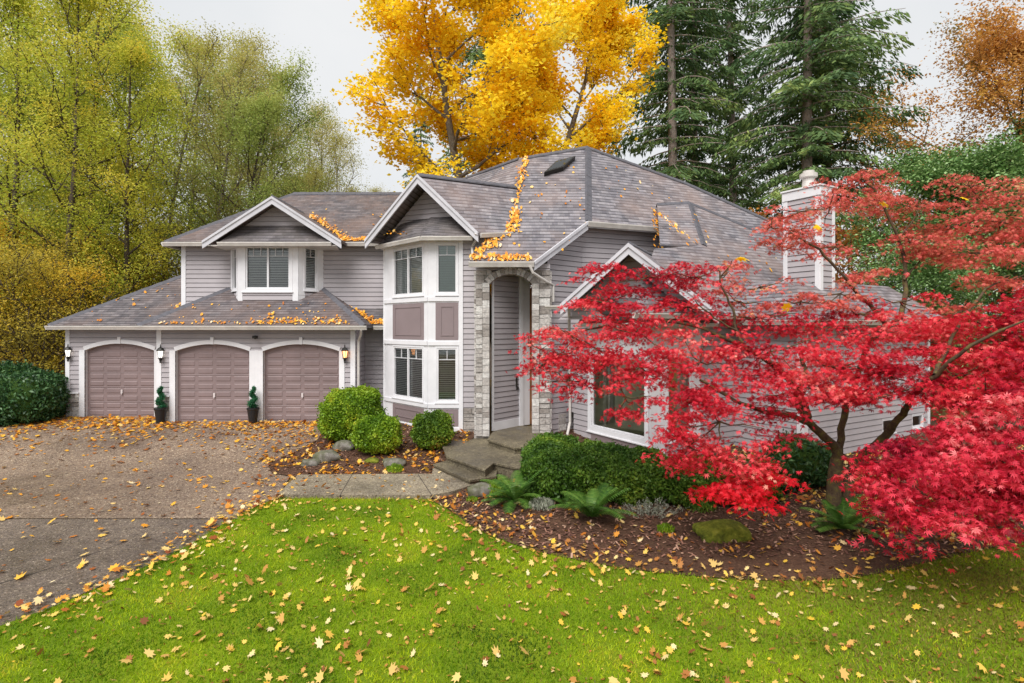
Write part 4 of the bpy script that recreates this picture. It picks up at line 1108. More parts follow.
def star_leaves(name, C, size, mat, parent, flat=.5, g=rng, tint=None, droop=.5, wd=.17):
    n = len(C); nv, t, b = rot_frames(n, flat, g)
    t = t+np.array((0, 0, -droop)); t -= nv*np.sum(t*nv, 1, keepdims=True)*.6; t /= np.linalg.norm(t, axis=1, keepdims=True)
    b = np.cross(nv, t); b /= np.linalg.norm(b, axis=1, keepdims=True)
    s = (size*g.uniform(.6, 1.2, n)*.62)[:, None]
    k = len(STAR); V = np.empty((n, k, 4, 3))
    for i, (an, r_) in enumerate(STAR):
        d = t*math.cos(an)+b*math.sin(an); p = -t*math.sin(an)+b*math.cos(an)
        V[:, i, 0] = C; V[:, i, 1] = C+(d*.5+p*wd)*s*r_; V[:, i, 2] = C+d*s*r_*1.0-nv*s*.18; V[:, i, 3] = C+(d*.5-p*wd)*s*r_
    tt = g.random(n) if tint is None else tint
    return np_mesh(name, V.reshape(-1, 3), np.arange(n*k*4).reshape(-1, 4), mat, np.repeat(tt, k*4), parent)
def tubes(name, br, mat, parent, n=6):
    mb = MB(); 
    Vs = []; Fs = []; b0 = 0
    for pts, rad in br:
        pts = np.asarray(pts, float); m_ = len(pts)
        d = np.gradient(pts, axis=0); d /= np.linalg.norm(d, axis=1, keepdims=True)+1e-9
        ref = np.where(np.abs(d[:, 2:3]) < .9, np.array([[0, 0, 1.]]), np.array([[1., 0, 0]]))
        ref = np.tile(ref[:1], (m_, 1))
        u = np.cross(d, ref); u /= np.linalg.norm(u, axis=1, keepdims=True)+1e-9; w = np.cross(d, u)
        an = np.arange(n)*2*np.pi/n
        V = pts[:, None]+(u[:, None]*np.cos(an)[None, :, None]+w[:, None]*np.sin(an)[None, :, None])*np.asarray(rad)[:, None, None]
        Vs.append(V.reshape(-1, 3))
        i = np.arange(m_-1)[:, None]*n; k = np.arange(n)[None]; k2 = (k+1) % n
        Fs.append(np.stack([i+k, i+k2, i+n+k2, i+n+k], -1).reshape(-1, 4)+b0); b0 += m_*n
    return np_mesh(name, np.concatenate(Vs), np.concatenate(Fs), mat, None, parent, True)

def curve(p0, d, L, up, k, g, wob=.08):
    pts = [np.array(p0, float)]; d = np.array(d, float); d /= np.linalg.norm(d)
    for i in range(k):
        d = d+np.array((0, 0, up/k))+g.normal(0, wob, 3); d /= np.linalg.norm(d); pts.append(pts[-1]+d*L/k)
    return np.array(pts)
def broadleaf(name, seed, Ht, r0, base, spread, mat, bark, leaf, nleaf, n1=16, n2=6, up=.7, clump=.45, prof=.6, stems=1, flat=.3, star=False, lean=0., aspect=.6, top=.95):
    g = np.random.default_rng(seed); T = empty(name); br = []; anchors = []; wts = []
    for s_ in range(stems):
        off = g.normal(0, .25, 3)*(stems > 1); off[2] = 0
        d0 = np.array((g.normal(0, .08)*(1+stems*.5), g.normal(0, .08), 1)); d0[0] += lean
        tr_ = curve(off, d0, Ht*top, .25, 9, g, .035); rr_ = np.linspace(r0, r0*.12, len(tr_))
        tr_[0, 2] = -.3
        br.append((tr_, rr_))
        for i in range(n1):
            t = base+(1-base)*(i+g.random()*.8)/n1; f_ = t*(len(tr_)-1); k = int(min(f_, len(tr_)-2)); p = tr_[k]+(tr_[k+1]-tr_[k])*(f_-k)
            q = (t-base)/(1-base); L = spread*(math.sin(math.pi*min(1, (q*.9+.12)))**prof)*g.uniform(.75, 1.15)
            a = i*2.4+g.random(); el = .25+.6*q
            b_ = curve(p, (math.cos(a), math.sin(a), el), L, up, 5, g, .12); rb = np.interp(f_, range(len(rr_)), rr_)*.5
            br.append((b_, np.linspace(max(rb, .02), .012, 6)))
            for j in range(n2):
                u = .25+.75*(j+g.random())/n2; fk = u*5; kk = int(min(fk, 4)); pp_ = b_[kk]+(b_[kk+1]-b_[kk])*(fk-kk)
                dd = (b_[kk+1]-b_[kk]); dd = dd/np.linalg.norm(dd)+g.normal(0, .65, 3); 
                sb = curve(pp_, dd, L*.38*g.uniform(.6, 1.2), up*.3, 3, g, .15); br.append((sb, np.linspace(.022, .007, 4)*max(1, r0*4)))
                for w in sb[1:]: anchors.append(w)
            anchors.append(b_[-1]); anchors.append(b_[-2])
    tubes('trunk', br, bark, T)
    An = np.array(anchors); keep = g.random(len(An)) < .93; An = An[keep]
    k = g.integers(0, len(An), nleaf)
    C = An[k]+g.normal(0, clump, (nleaf, 3))*np.array((1, 1, .6))
    ti = np.clip(g.random(nleaf)*.7+ (g.random(len(An))*.3)[k], 0, 1)
    (star_leaves if star else leaf_quads)('crown', C, leaf, mat, T, flat=flat, g=g, tint=ti, **({} if star else {'aspect': aspect}))
    return T
def fir(name, seed, Ht, r0, base, spread, nwh=34, dens=1.0):
    g = np.random.default_rng(seed); T = empty(name); br = []; Cs = []; Ds = []
    tr_ = curve((0, 0, -.3), (0, 0, 1), Ht, 0, 9, g, .006); br.append((tr_, np.linspace(r0, .04, 10)))
    for i in range(nwh):
        q = (i+g.random()*.5)/nwh; z = Ht*(base+(1-base)*q); f_ = z/Ht*9; k = int(min(f_, 8)); p = tr_[k]+(tr_[k+1]-tr_[k])*(f_-k)
        nb = g.integers(4, 7)
        for b in range(nb):
            a = g.random()*6.283; L = spread*(1-q)**.75*g.uniform(.55, 1.15)*(.75+.25*min(1, q*6)); L = max(L, .5)
            P = curve(p, (math.cos(a), math.sin(a), .12), L, -.75, 6, g, .05); 
            P[4:, 2] += np.array([.04, .10, .2])*L*.25
            br.append((P, np.linspace(.055, .01, 7)))
            m_ = int(L*46*dens); u = g.random(m_)**.75; fk = u*6; kk = np.minimum(fk.astype(int), 5); pp_ = P[kk]+(P[kk+1]-P[kk])*(fk-kk)[:, None]
            side = np.cross(P[-1]-P[0], (0, 0, 1)); side /= np.linalg.norm(side)+1e-9
            wdt = (1-np.abs(u-.45))*L*.26; s = g.uniform(-1, 1, m_)*wdt
            C = pp_+side*s[:, None]; C[:, 2] -= np.abs(s)*.35+g.random(m_)*.22*(.4+u)
            C += g.normal(0, .06, (m_, 3))
            Cs.append(C); dd = (P[-1]-P[0])/L*.5+side*np.sign(s)[:, None]*.8; dd[:, 2] -= g.uniform(.1, 1.0, m_); Ds.append(dd)
    tubes('trunk', br, M['barkf'], T)
    C = np.concatenate(Cs); D = np.concatenate(Ds); n = len(C); D /= np.linalg.norm(D, axis=1, keepdims=True)
    nv = g.normal(size=(n, 3)); b = np.cross(nv, D); b /= np.linalg.norm(b, axis=1, keepdims=True)
    s = g.uniform(.22, .48, n)[:, None]
    V = np.empty((n, 4, 3)); V[:, 0] = C-D*s*.5; V[:, 1] = C+b*s*.14; V[:, 2] = C+D*s*.5; V[:, 3] = C-b*s*.14
    np_mesh('crown', V.reshape(-1, 3), np.arange(n*4).reshape(n, 4), M['fir'], np.repeat(g.random(n), 4), T)
    return T
def place(T, px, Y, sc=1, rz=0, label=None, cat='tree', group=None, z=None):
    T.location = ((px-512)/F*Y, Y, gz(Y) if z is None else z); T.scale = (sc, sc, sc); T.rotation_euler = (0, 0, rz); tag(T, label, cat, group); return T

# ---- big yellow maple behind the house
ym = broadleaf('yellow_maple', 21, 20, .34, .20, 5.35, M['yellow'], M['bark'], .18, 120000, n1=26, n2=8, up=.35, clump=.34, prof=.4, stems=2, flat=.6, star=False, aspect=.85)
place(ym, 503, 27, 1.0, .4, 'huge golden yellow bigleaf maple rising behind the main roof')
# ---- firs
fa = fir('fir_tree', 31, 44, .38, .25, 5.2, 48, 1.0)
place(fa, 674, 34, 1, 0, 'tall fir with bare pale lower trunk, just right of the yellow maple', 'fir tree', 'tall firs behind the house')
fb = fir('fir_tree', 32, 42, .34, .17, 4.4, 48, 1.0)
place(fb, 694, 37, 1, 1, 'fir crowding the second trunk from the yellow maple', 'fir tree', 'tall firs behind the house')
f3 = copy_tree(fb); place(f3, 735, 40, 1.0, 2.3, 'slender fir standing midway between the two fir clumps', 'fir tree', 'tall firs behind the house')
fc = fir('fir_tree', 33, 44, .36, .21, 6.2, 50, 1.0)
place(fc, 806, 30, .95, 2, 'tall fir whose bare trunk rises just behind the chimney', 'fir tree', 'tall firs behind the house')
f5 = copy_tree(fc); place(f5, 829, 33, .95, 4, 'wide fir with long drooping boughs, rightmost of the firs', 'fir tree', 'tall firs behind the house')
f6 = copy_tree(fa); place(f6, 492, 33, .8, 3, 'dark fir half hidden inside the yellow maple', 'fir tree', 'tall firs behind the house')
f7 = copy_tree(fb); place(f7, 420, 42, .55, 5, 'small dark fir low behind the left edge of the yellow maple', 'fir tree', 'tall firs behind the house')

# ---- left woodland
t1 = broadleaf('woodland_tree', 41, 20, .20, .12, 4.0, M['lyg'], M['barkd'], .125, 26000, n1=26, n2=7, up=.8, clump=.38, prof=.35, stems=1)
t2 = broadleaf('woodland_tree', 42, 17, .19, .10, 4.4, M['lgr'], M['barkd'], .115, 34000, n1=26, n2=8, up=.6, clump=.38, prof=.5)
t3 = broadleaf('woodland_tree', 43, 20, .16, .15, 3.2, M['lolive'], M['bark'], .11, 14000, n1=22, n2=6, up=1.0, clump=.45, prof=.4)
t4 = broadleaf('understory_tree', 44, 7.5, .10, .03, 2.8, M['lgold'], M['barkd'], .12, 14000, n1=20, n2=6, up=.5, clump=.4, prof=.4, stems=3)
t5 = broadleaf('bare_tree', 45, 15, .13, .15, 3.0, M['lolive'], M['bark'], .13, 5000, n1=24, n2=8, up=1.0, clump=.35, prof=.5)
spots = [
 (t1, -10, 26, 1.0, 'slim yellow green tree at the left border of the picture'),
 (t1, 42, 24, .95, 'thin trunked yellow green tree left of the garage roof'),
 (t2, 105, 31, 1.0, 'leafy yellow green tree above the low garage roof'),
 (t1, 85, 29, 1.05, 'tall yellow tree with a leaning limb behind the garage'),
 (t3, 150, 33, 1.05, 'airy olive tree with several fine upright limbs'),
 (t2, 215, 30, .95, 'dense green tree directly behind the upper left gable'),
 (t3, 190, 30, 1.0, 'tall olive brown tree rising highest above the left gable'),
 (t2, 275, 37, .80, 'rounded green tree at the right end of the left woodland'),
 (t3, 245, 36, .9, 'thin olive tree at the edge of the open sky'),
 (t3, 300, 42, .75, 'sparse olive tree beside the open sky'),
 (t2, 160, 34, 1.30, 'tallest green tree behind the garage, above the hip roof'),
 (t3, 212, 38, 1.30, 'tall brownish airy tree at the top of the picture left of the sky'),
 (t2, 205, 42, 1.30, 'broad green tree behind the upper left roof'),
 (t1, 15, 34, 1.30, 'tall yellow tree reaching the top edge at the far left'),
 (t3, 110, 38, 1.45, 'olive tree reaching the top edge behind the garage'),
 (t2, 272, 45, .95, 'green tree at the right shoulder of the woodland'),
 (t1, 170, 45, 1.35, 'deep yellow green tree seen between the tall limbs'),
 (t2, 70, 48, 1.45, 'deep green tree at the back of the left woodland'),
 (t2, 245, 50, 1.55, 'tall soft green tree deep behind the upper left gable'),
 (t1, 105, 52, 1.6, 'tall pale yellow green tree deepest in the left woodland'),
 (t2, 10, 50, 1.6, 'tall green tree deepest at the left border'),
 (t3, 285, 58, 1.45, 'faint tall olive tree where the woodland meets the sky'),
 (t2, 335, 64, 1.05, 'faint soft green tree low in the sky gap'),
 (t3, 328, 46, 1.05, 'pale airy tree against the sky, first right of the green crowns'),
 (t2, 352, 60, .95, 'soft green distant tree over the left roof ridge'),
 (t3, 385, 62, 1.0, 'thin distant tree touching the yellow maple'),
 (t3, 305, 52, 1.25, 'thin grey green tree behind the edge of the green crowns'),
 (t1, -60, 36, 1.2, 'yellow green tree past the left border'),
 (t1, 130, 26, .80, 'short yellow green tree close behind the garage hip'),
 (t2, 330, 50, .62, 'distant pale green tree left of the yellow maple'),
 (t2, 370, 58, .7, 'distant green tree low beside the yellow maple'),
]
used = set()
def put(src, px, Y, sc, lab, cat, grp):
    o = src if id(src) not in used else copy_tree(src)
    used.add(id(src)); place(o, px, Y, sc, random.random()*6.28, lab, cat, grp); return o
for s_, px, Y, sc, lab in spots: put(s_, px, Y, sc, lab, 'tree', 'woodland trees left of the house')
for i_, (px_, Y_, sc_2) in enumerate(((90, 34, .55), (-20, 30, .5), (140, 36, .6), (40, 36, .6))):
    o = copy_tree((t2, t3)[i_ % 2]); place(o, px_, Y_, sc_2, i_, ['low green tree in the undergrowth behind the garage hip', 'low olive tree in the undergrowth past the fence', 'low green tree beneath the leaning limb', 'low olive tree behind the golden thicket'][i_], 'tree', 'woodland trees left of the house')
for px, Y, sc, lab in ((0, 22, .8, 'golden thicket tree above the dark hedge at the left border'), (38, 21.5, .75, 'golden thicket tree beside the low garage eave'), (75, 25, .9, 'golden thicket tree behind the low garage roof'),
        (120, 28, .95, 'golden thicket tree below the leaning limb'), (-40, 24, .95, 'golden thicket tree past the left border'), (165, 30, .85, 'golden thicket tree tucked against the upper left wall'),
        (20, 29, 1.15, 'taller golden thicket tree behind the white fence')):
    put(t4, px, Y, sc, lab, 'tree', 'golden thicket left of the garage')
for px, Y, sc, lab in ((345, 46, 1.0, 'almost bare pale tree standing against the sky left of the yellow maple'), (315, 44, 1.0, 'almost bare tree at the right of the woodland'), (372, 52, 1.0, 'almost bare tree beside the yellow maple'), (905, 38, .8, 'bare twiggy tree between the firs and the rust tree'), (265, 38, 1.15, 'nearly bare tree reaching over the green crowns')):
    put(t5, px, Y, sc, lab, 'tree', 'nearly bare trees against the sky')
# ---- right side background
ro = broadleaf('rust_tree', 51, 17, .28, .25, 6.2, M['lor'], M['barkd'], .15, 70000, n1=22, n2=7, up=.5, clump=.5, prof=.5)
place(ro, 1000, 26, 1.0, 1, 'rust orange tree filling the upper right corner')
lg = broadleaf('laurel_tree', 52, 10.5, .16, .06, 3.6, M['llaurel'], M['barkd'], .15, 42000, n1=24, n2=7, up=.4, clump=.4, prof=.4, flat=.5)
place(lg, 935, 23, .95, 0, 'glossy green laurel tree behind the red maple', 'tree', 'laurels behind the red maple')
l2 = copy_tree(lg); place(l2, 1010, 21, .88, 2, 'glossy green laurel tree at the right border', 'tree', 'laurels behind the red maple')
l3 = copy_tree(lg); place(l3, 925, 19, .55, 4, 'low green laurel close to the house corner', 'tree', 'laurels behind the red maple')
l4 = copy_tree(lg); place(l4, 1075, 24, 1.1, 1, 'glossy green laurel tree past the right border', 'tree', 'laurels behind the red maple')
os1 = broadleaf('autumn_sapling', 53, 7, .08, .2, 2.2, M['lor'], M['bark'], .17, 6000, n1=18, n2=6, up=.6, clump=.35, prof=.5)
place(os1, 750, 31, 1.25, 0, 'thin orange and green sapling peeking over the roof left of the chimney', 'tree', 'saplings behind the main roof')
o2 = copy_tree(os1); place(o2, 720, 33, 1.3, 2, 'yellowish sapling over the roof below the firs', 'tree', 'saplings behind the main roof')
o3 = copy_tree(os1); place(o3, 850, 28, 1.1, 4, 'orange sapling right of the chimney', 'tree', 'saplings behind the main roof')
ys = copy_tree(t4); place(ys, 945, 22, .42, 1, 'yellow shrub glimpsed beyond the far corner of the house', 'shrub')
# far woods closing the horizon
for i, px in enumerate(range(-350, 1500, 120)):
    if 560 < px < 900: sc = .5
    else: sc = .75
    o = copy_tree((t2, t3, t1)[i % 3]); place(o, px, 66+(i % 3)*6, sc, i, 'far woodland tree closing the view', 'tree', 'far woodland trees')
# ================================================================== SHRUBS
def superleaf(name, blobs, leaf, nleaf, mat, g, parent=None, ex=2.6, aspect=.6, core=.86, flat=.0, jitter=.13):
    """blobs: (cx,cy,cz,rx,ry,rz)"""
    areas = np.array([b[3]*b[4]+b[3]*b[5]+b[4]*b[5] for b in blobs]); ks = g.choice(len(blobs), nleaf*2, p=areas/areas.sum())
    B = np.array(blobs)[ks]; d = g.normal(size=(len(ks), 3)); d /= (np.sum(np.abs(d)**ex, 1, keepdims=True))**(1/ex)
    A3 = B[:, :3]+d*B[:, 3:]; lump = 1+.05*np.sin(A3[:, 0]*9)*np.sin(A3[:, 1]*8+1)+.05*np.sin(A3[:, 2]*13+A3[:, 0]*6)+.04*np.sin(A3[:, 0]*23+A3[:, 2]*19)
    r_ = (1-np.abs(g.normal(0, jitter, len(ks))))*lump+(g.random(len(ks)) < .07)*g.random(len(ks))*.16
    C = B[:, :3]+d*B[:, 3:]*r_[:, None]
    ok = np.ones(len(C), bool)
    for i, b in enumerate(blobs):
        q = np.sum(np.abs((C-np.array(b[:3]))/np.array(b[3:]))**ex, 1)**(1/ex); ok &= (q > .82) | (ks == i)
    C = C[ok][:nleaf]
    o = leaf_quads(name, C, leaf, mat, parent, flat, aspect, g)
    return o
def core_mesh(blobs, mat, parent, s=.86, ex=2.6, name='shade_core'):  # solid core behind the leaves, coloured as inner shade, no twigs modelled
    mb = MB()
    for b in blobs:
        nu, nvv = 16, 9; vs = []; 
        for j in range(nvv+1):
            ph = -math.pi/2+math.pi*j/nvv
            for i in range(nu):
                th = 2*math.pi*i/nu; d = np.array((math.cos(ph)*math.cos(th), math.cos(ph)*math.sin(th), math.sin(ph)))
                d = d/(np.sum(np.abs(d)**ex))**(1/ex)*s*(1+.05*math.sin(5*th+3*ph)); vs.append((b[0]+d[0]*b[3], b[1]+d[1]*b[4], b[2]+d[2]*b[5]))
        fs = [(j*nu+i, j*nu+(i+1) % nu, (j+1)*nu+(i+1) % nu, (j+1)*nu+i) for j in range(nvv) for i in range(nu)]
        mb.add(vs, fs)
    return mb.build(name, mat, parent, True)
def shrub(name, blobs, leaf, n, mat, label, cat, group=None, seed=1, core='hedge', **kw):
    g = np.random.default_rng(seed); x0, y0 = blobs[0][0], blobs[0][1]; z0 = gz(y0)
    T = empty(name, (x0, y0, z0)); bl = [(b[0]-x0, b[1]-y0, b[2]-z0, b[3], b[4], b[5]) for b in blobs]
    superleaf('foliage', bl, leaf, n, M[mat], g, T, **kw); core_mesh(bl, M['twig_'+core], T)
    mb = MB(); mb.tube([(0, 0, -.1), (.02, 0, bl[0][2])], [.05, .03], 7); mb.build('stem', M['barkd'], T)
    return tag(T, label, cat, group)
M['twig_hedge'] = noisy('inner_hedge', [(.3, (.015, .035, .006)), (.55, (.04, .085, .012)), (.8, (.09, .15, .02))], 30)  # darkened leaf greens: shade inside the shrubs put into the core colour
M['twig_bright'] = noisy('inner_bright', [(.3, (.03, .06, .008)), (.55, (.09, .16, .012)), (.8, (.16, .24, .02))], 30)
def gb(px, Y, dz, rx, ry, rz): return ((px-512)/F*Y, Y, gz(Y)+dz, rx, ry, rz)
shrub('round_shrub', [gb(352, 16.1, .72, .82, .8, .72), gb(343, 16.0, .5, .6, .6, .5), gb(362, 16.3, .95, .5, .5, .45)], .075, 20000, 'bright', 'largest clipped round bright green shrub before the bay tower', 'shrub', 'round clipped shrubs', 1, 'bright')
shrub('round_shrub', [gb(377, 15.1, .50, .62, .6, .46), gb(384, 15.0, .45, .42, .45, .4)], .072, 11500, 'bright', 'middle sized yellow green shrub leaning against the largest one', 'shrub', 'round clipped shrubs', 2, 'bright')
shrub('round_shrub', [gb(433, 15.4, .50, .55, .5, .48)], .072, 9500, 'mid', 'smallest round shrub alone under the bay window', 'shrub', 'round clipped shrubs', 3)
shrub('hedge', [gb(572, 11.9, .42, .85, .85, .50), gb(628, 11.75, .40, .95, .8, .47), gb(685, 11.6, .37, .95, .75, .44), gb(735, 11.6, .33, .85, .7, .42), gb(550, 12.9, .42, .6, 1.0, .46), gb(556, 13.7, .42, .7, .7, .46), gb(545, 11.9, .38, .5, .7, .47), gb(600, 12.8, .42, .8, .7, .46), gb(640, 12.4, .38, .7, .6, .44)],
      .07, 80000, 'hedge', 'long clipped boxwood hedge beneath the large front window', 'hedge', None, 4, jitter=.09)
shrub('laurel_hedge', [gb(20, 17.9, .72, 1.1, .9, .80), gb(-8, 17.7, .70, 1.1, .9, .75), gb(46, 18.6, .7, .55, .7, .8), gb(-45, 17.5, .7, 1.3, .9, .8), gb(10, 18.8, .95, 1.1, .8, .85)], .13, 16000, 'ldark', 'dark green laurel hedge left of the garage', 'hedge', None, 5, jitter=.1, aspect=.45)
shrub('rhododendron', [gb(795, 12.3, .62, .62, .55, .55), gb(815, 12.5, .5, .45, .45, .5), gb(775, 12.2, .4, .45, .5, .4)], .13, 4200, 'ldark', 'dark leafy rhododendron behind the red maple trunk', 'shrub', None, 6, aspect=.4, jitter=.2)
shrub('azalea', [gb(768, 12.6, .35, .5, .5, .35)], .05, 4000, 'hedge', 'low green azalea between hedge and rhododendron', 'shrub', None, 8)
g_ = np.random.default_rng(9)
def tuft(name, px, Y, r, h, mat, n, L, label, cat, up=1.0):
    g = np.random.default_rng(int(px)); T = None
    an = g.uniform(0, 6.283, n); rr_ = np.sqrt(g.random(n))*r
    C = np.stack([np.cos(an)*rr_, np.sin(an)*rr_, g.random(n)*h*(1-.5*rr_/r)], -1)
    o = leaf_quads(name, C, L, M[mat], None, 0, .28, g, droop=-up); o.location = ((px-512)/F*Y, Y, gz(Y)+.02); return tag(o, label, cat)
gh = np.random.default_rng(4); hp = []
for k in range(95):
    ba = gh.normal(0, .13, 2)*np.array((1.5, .9)); tp = ba*1.7+gh.normal(0, .05, 2); hh2 = gh.uniform(.12, .34)*(1-.6*min(1, np.hypot(*ba)/.4))
    t_ = gh.random(26)[:, None]; hp.append(np.concatenate([ba+(tp-ba)*t_, t_*hh2], 1)+gh.normal(0, .008, (26, 3)))
ho = leaf_quads('heather', np.concatenate(hp), .035, M['heather'], None, 0, .35, gh); ho.location = ((651-512)/F*10.6, 10.6, gz(10.6)+.02); tag(ho, 'silvery grey heather in front of the hedge', 'plant')
tuft('low_plant', 542, 11.0, .25, .2, 'heather', 900, .08, 'small wispy grey green plant left of the fern', 'plant')
tuft('low_plant', 666, 9.7, .14, .14, 'bright', 350, .07, 'tiny bright green plant at the lawn side of the heather', 'plant')
tuft('low_plant', 500, 11.9, .3, .35, 'bright', 900, .09, 'yellow green plant right of the steps', 'plant')
tuft('low_plant', 472, 11.4, .12, .1, 'bright', 200, .06, 'tiny green weed at the bed edge below the boulder', 'plant')
tuft('low_plant', 530, 11.3, .22, .3, 'hedge', 500, .08, 'dark green sprig plant between the two large ferns', 'plant')
tuft('low_plant', 700, 10.9, .3, .25, 'hedge', 700, .08, 'dark green groundcover plant at the right foot of the hedge', 'plant')
tuft('low_plant', 395, 13.7, .2, .2, 'bright', 420, .07, 'yellow green plant in the middle of the left bed', 'plant')
def fern(px, Y, size, nf, label, seed, rz=0, lean=(0, 0), name='sword_fern'):
    g = np.random.default_rng(seed); Vs = []; Fs = []; t_ = []; 
    for i in range(nf):
        a = i*2.399+g.random()*.5; el = g.uniform(.9, 2.6); L = size*g.uniform(.8, 1.15)
        P = curve((0, 0, .03), (math.cos(a)+lean[0], math.sin(a)+lean[1], el), L, -1.3, 12, g, .03)
        for k in range(1, 12):
            for sub in (0, .5):
                c = P[k]*(1-sub)+P[k+1 if k < 12 else k]*sub; d = P[min(k+1, 12)]-P[k-1]; d /= np.linalg.norm(d); sd = np.cross(d, (0, 0, 1)); sd /= np.linalg.norm(sd)+1e-9
                wl = size*.17*math.sin(math.pi*(k+sub)/12.8)**.6
                for s in (-1, 1):
                    tip = c+sd*s*wl+d*wl*.35-np.array((0, 0, wl*.25)); hw = d*size*.019
                    b = len(Vs); Vs += [c-hw, c+hw, tip+hw*.3, tip-hw*.3]; Fs.append((b, b+1, b+2, b+3)); t_ += [g.random()*.5+.5*(i % 3)/3]*4
    o = np_mesh(name, np.array(Vs), np.array(Fs), M['fern'], t_); o.location = ((px-512)/F*Y, Y, gz(Y)+.02)
    return tag(o, label, 'fern', 'sword ferns in the mulch')
fern(592, 10.25, .82, 20, 'large green sword fern in front of the hedge centre', 1)
fern(515, 11.2, .78, 18, 'arching sword fern at the left foot of the hedge', 2, lean=(-.3, -.2))
fern(843, 9.65, .72, 18, 'sword fern at the foot of the red maple trunk', 3)
fern(565, 10.9, .35, 9, 'small fern tucked under the hedge left of the large fern', 4)
def boulder(px, Y, sx, sy, sz, mat, label, seed, dz=0, group='boulders in the beds'):
    g = random.Random(seed); bm = bmesh.new(); bmesh.ops.create_icosphere(bm, subdivisions=3, radius=1)
    ph = [g.uniform(0, 6) for _ in range(6)]
    for v in bm.verts:
        c = v.co; k = 1+.16*math.sin(c.x*3+ph[0])*math.sin(c.y*3+ph[1])+.1*math.sin(c.z*5+ph[2]+c.x*4)+.05*math.sin(c.y*9+ph[3])
        v.co = Vector((c.x*sx*k, c.y*sy*k, c.z*sz*k))
        if v.co.z > sz*.7: v.co.z = sz*.7+(v.co.z-sz*.7)*.4
    me = bpy.data.meshes.new('boulder'); bm.to_mesh(me); bm.free(); me.materials.append(M[mat])
    for p in me.polygons: p.use_smooth = True
    o = bpy.data.objects.new('boulder', me); link(o); o.location = ((px-512)/F*Y, Y, gz(Y)+dz); o.rotation_euler = (0, 0, g.random()*.6-.3)
    return tag(o, label, 'boulder', group)
boulder(327, 14.5, .30, .22, .22, 'rock', 'pale grey boulder at the driveway corner of the left bed', 1, .08)
boulder(311, 14.2, .25, .18, .15, 'rock', 'flat grey boulder leftmost in the left bed', 2, .03)
boulder(344, 15.3, .3, .2, .2, 'rock', 'grey boulder under the largest round shrub', 5, .08)
boulder(393, 14.1, .30, .2, .2, 'rock', 'mossy grey boulder below the middle round shrub', 3, .04)
boulder(480, 11.8, .30, .22, .2, 'rock', 'weathered boulder right beside the lowest step', 4, .08)
boulder(722, 9.5, .50, .36, .27, 'moss', 'moss covered boulder in the mulch near the red maple', 6, .02)
boulder(372, 14.4, .2, .14, .1, 'moss', 'small mossy rock in the left bed', 7, .02)

# ---- topiary planters
def planter():
    T = empty('topiary_planter'); p = MB(); p.lathe((0, 0, 0), [(.115, 0), (.12, .02), (.17, .42), (.185, .44), (.185, .49), (.15, .49), (.148, .43)], 20); p.build('pot', M['pot'], T)
    s = MB(); s.tube([(0, 0, .4), (0, 0, 1.05)], .015, 6); s.build('stem', M['barkd'], T)
    g = np.random.default_rng(5); n = 8000; t = g.random(n)**1.2; a = t*4.6*math.pi/1.15; rr_ = .10*(1-t*.6)
    C = np.stack([np.cos(a)*rr_*.7, np.sin(a)*rr_*.7, .50+t*.62], -1)+g.normal(0, 1, (n, 3))*(.047*(1-.5*t))[:, None]
    leaf_quads('spiral_foliage', C, .035, M['ltop'], T, 0, .5, g); return T
M['ltop'] = leafmat('topiary_leaf', [(0, (.008, .06, .028)), (.5, (.02, .13, .055)), (1, (.06, .24, .10))], .1)
pl = planter(); place(pl, 160.5, 17.75, 1, 0, 'spiral topiary in a black pot between the first and second garage doors', 'planter', 'spiral topiaries by the garage', 0)
p2 = copy_tree(pl); place(p2, 253, 17.72, 1, 1.2, 'spiral topiary in a black pot between the second and third garage doors', 'planter', 'spiral topiaries by the garage', 0)
# ---- white fence at left
fe = empty('picket_fence', (-19.5, 21.5, 0)); tag(fe, 'short white wooden fence glimpsed left behind the dark hedge', 'fence')
f1 = MB()
for z in (1.15, .6): f1.box((-1.3, 0, z+.25), (5.6, .04, .10))
f1.build('rail', M['trim'], fe)
f2 = MB()
for k in range(24): f2.box((-4+k*.235, -.035, .75), (.09, .02, 1.35))
f2.build('pickets', M['trim'], fe)
for k in range(4):
    f3_ = MB(); f3_.box((-4.1+k*1.85, .02, .8), (.12, .12, 1.7)); f3_.build('post', M['trim'], fe)

# ================================================================== JAPANESE MAPLE
jm = empty('japanese_maple', (5.75, 10.05, -.5)); tag(jm, 'spreading crimson laceleaf tree with forked mossy trunk right of the house front', 'tree')
org = np.array((5.75, 10.05, -.5))
def Lp(px, py, Y): return np.array(at(px, py, Y))-org
g = np.random.default_rng(77)
br = []
def limb(pts, r0, r1, k=4):
    P = [Vector(p) for p in pts]; out = []
    for i in range(len(P)-1):
        a, b, c, d = P[max(i-1, 0)], P[i], P[i+1], P[min(i+2, len(P)-1)]
        for j in range(k):
            t = j/k; out.append(.5*((2*b)+(-a+c)*t+(2*a-5*b+4*c-d)*t*t+(-a+3*b-3*c+d)*t**3))
    out.append(P[-1]); A_ = np.array([tuple(v) for v in out]); A_[1:-1] += g.normal(0, .012, (len(A_)-2, 3))
    br.append((A_, np.linspace(r0, r1, len(A_))*(1+g.normal(0, .04, len(A_))))); return A_
fork = Lp(838, 462, 10.0)
limb([Lp(838, 535, 10.05), Lp(834, 500, 10.05), Lp(836, 470, 10.0), Lp(838, 455, 10.0)], .13, .11)
limb([Lp(846, 535, 10.1), Lp(846, 505, 10.1), Lp(850, 478, 10.1), Lp(856, 462, 10.15)], .10, .09)
LA = limb([fork, Lp(833, 445, 9.95), Lp(815, 428, 9.8), Lp(802, 412, 9.7), Lp(795, 390, 9.6)], .09, .05)
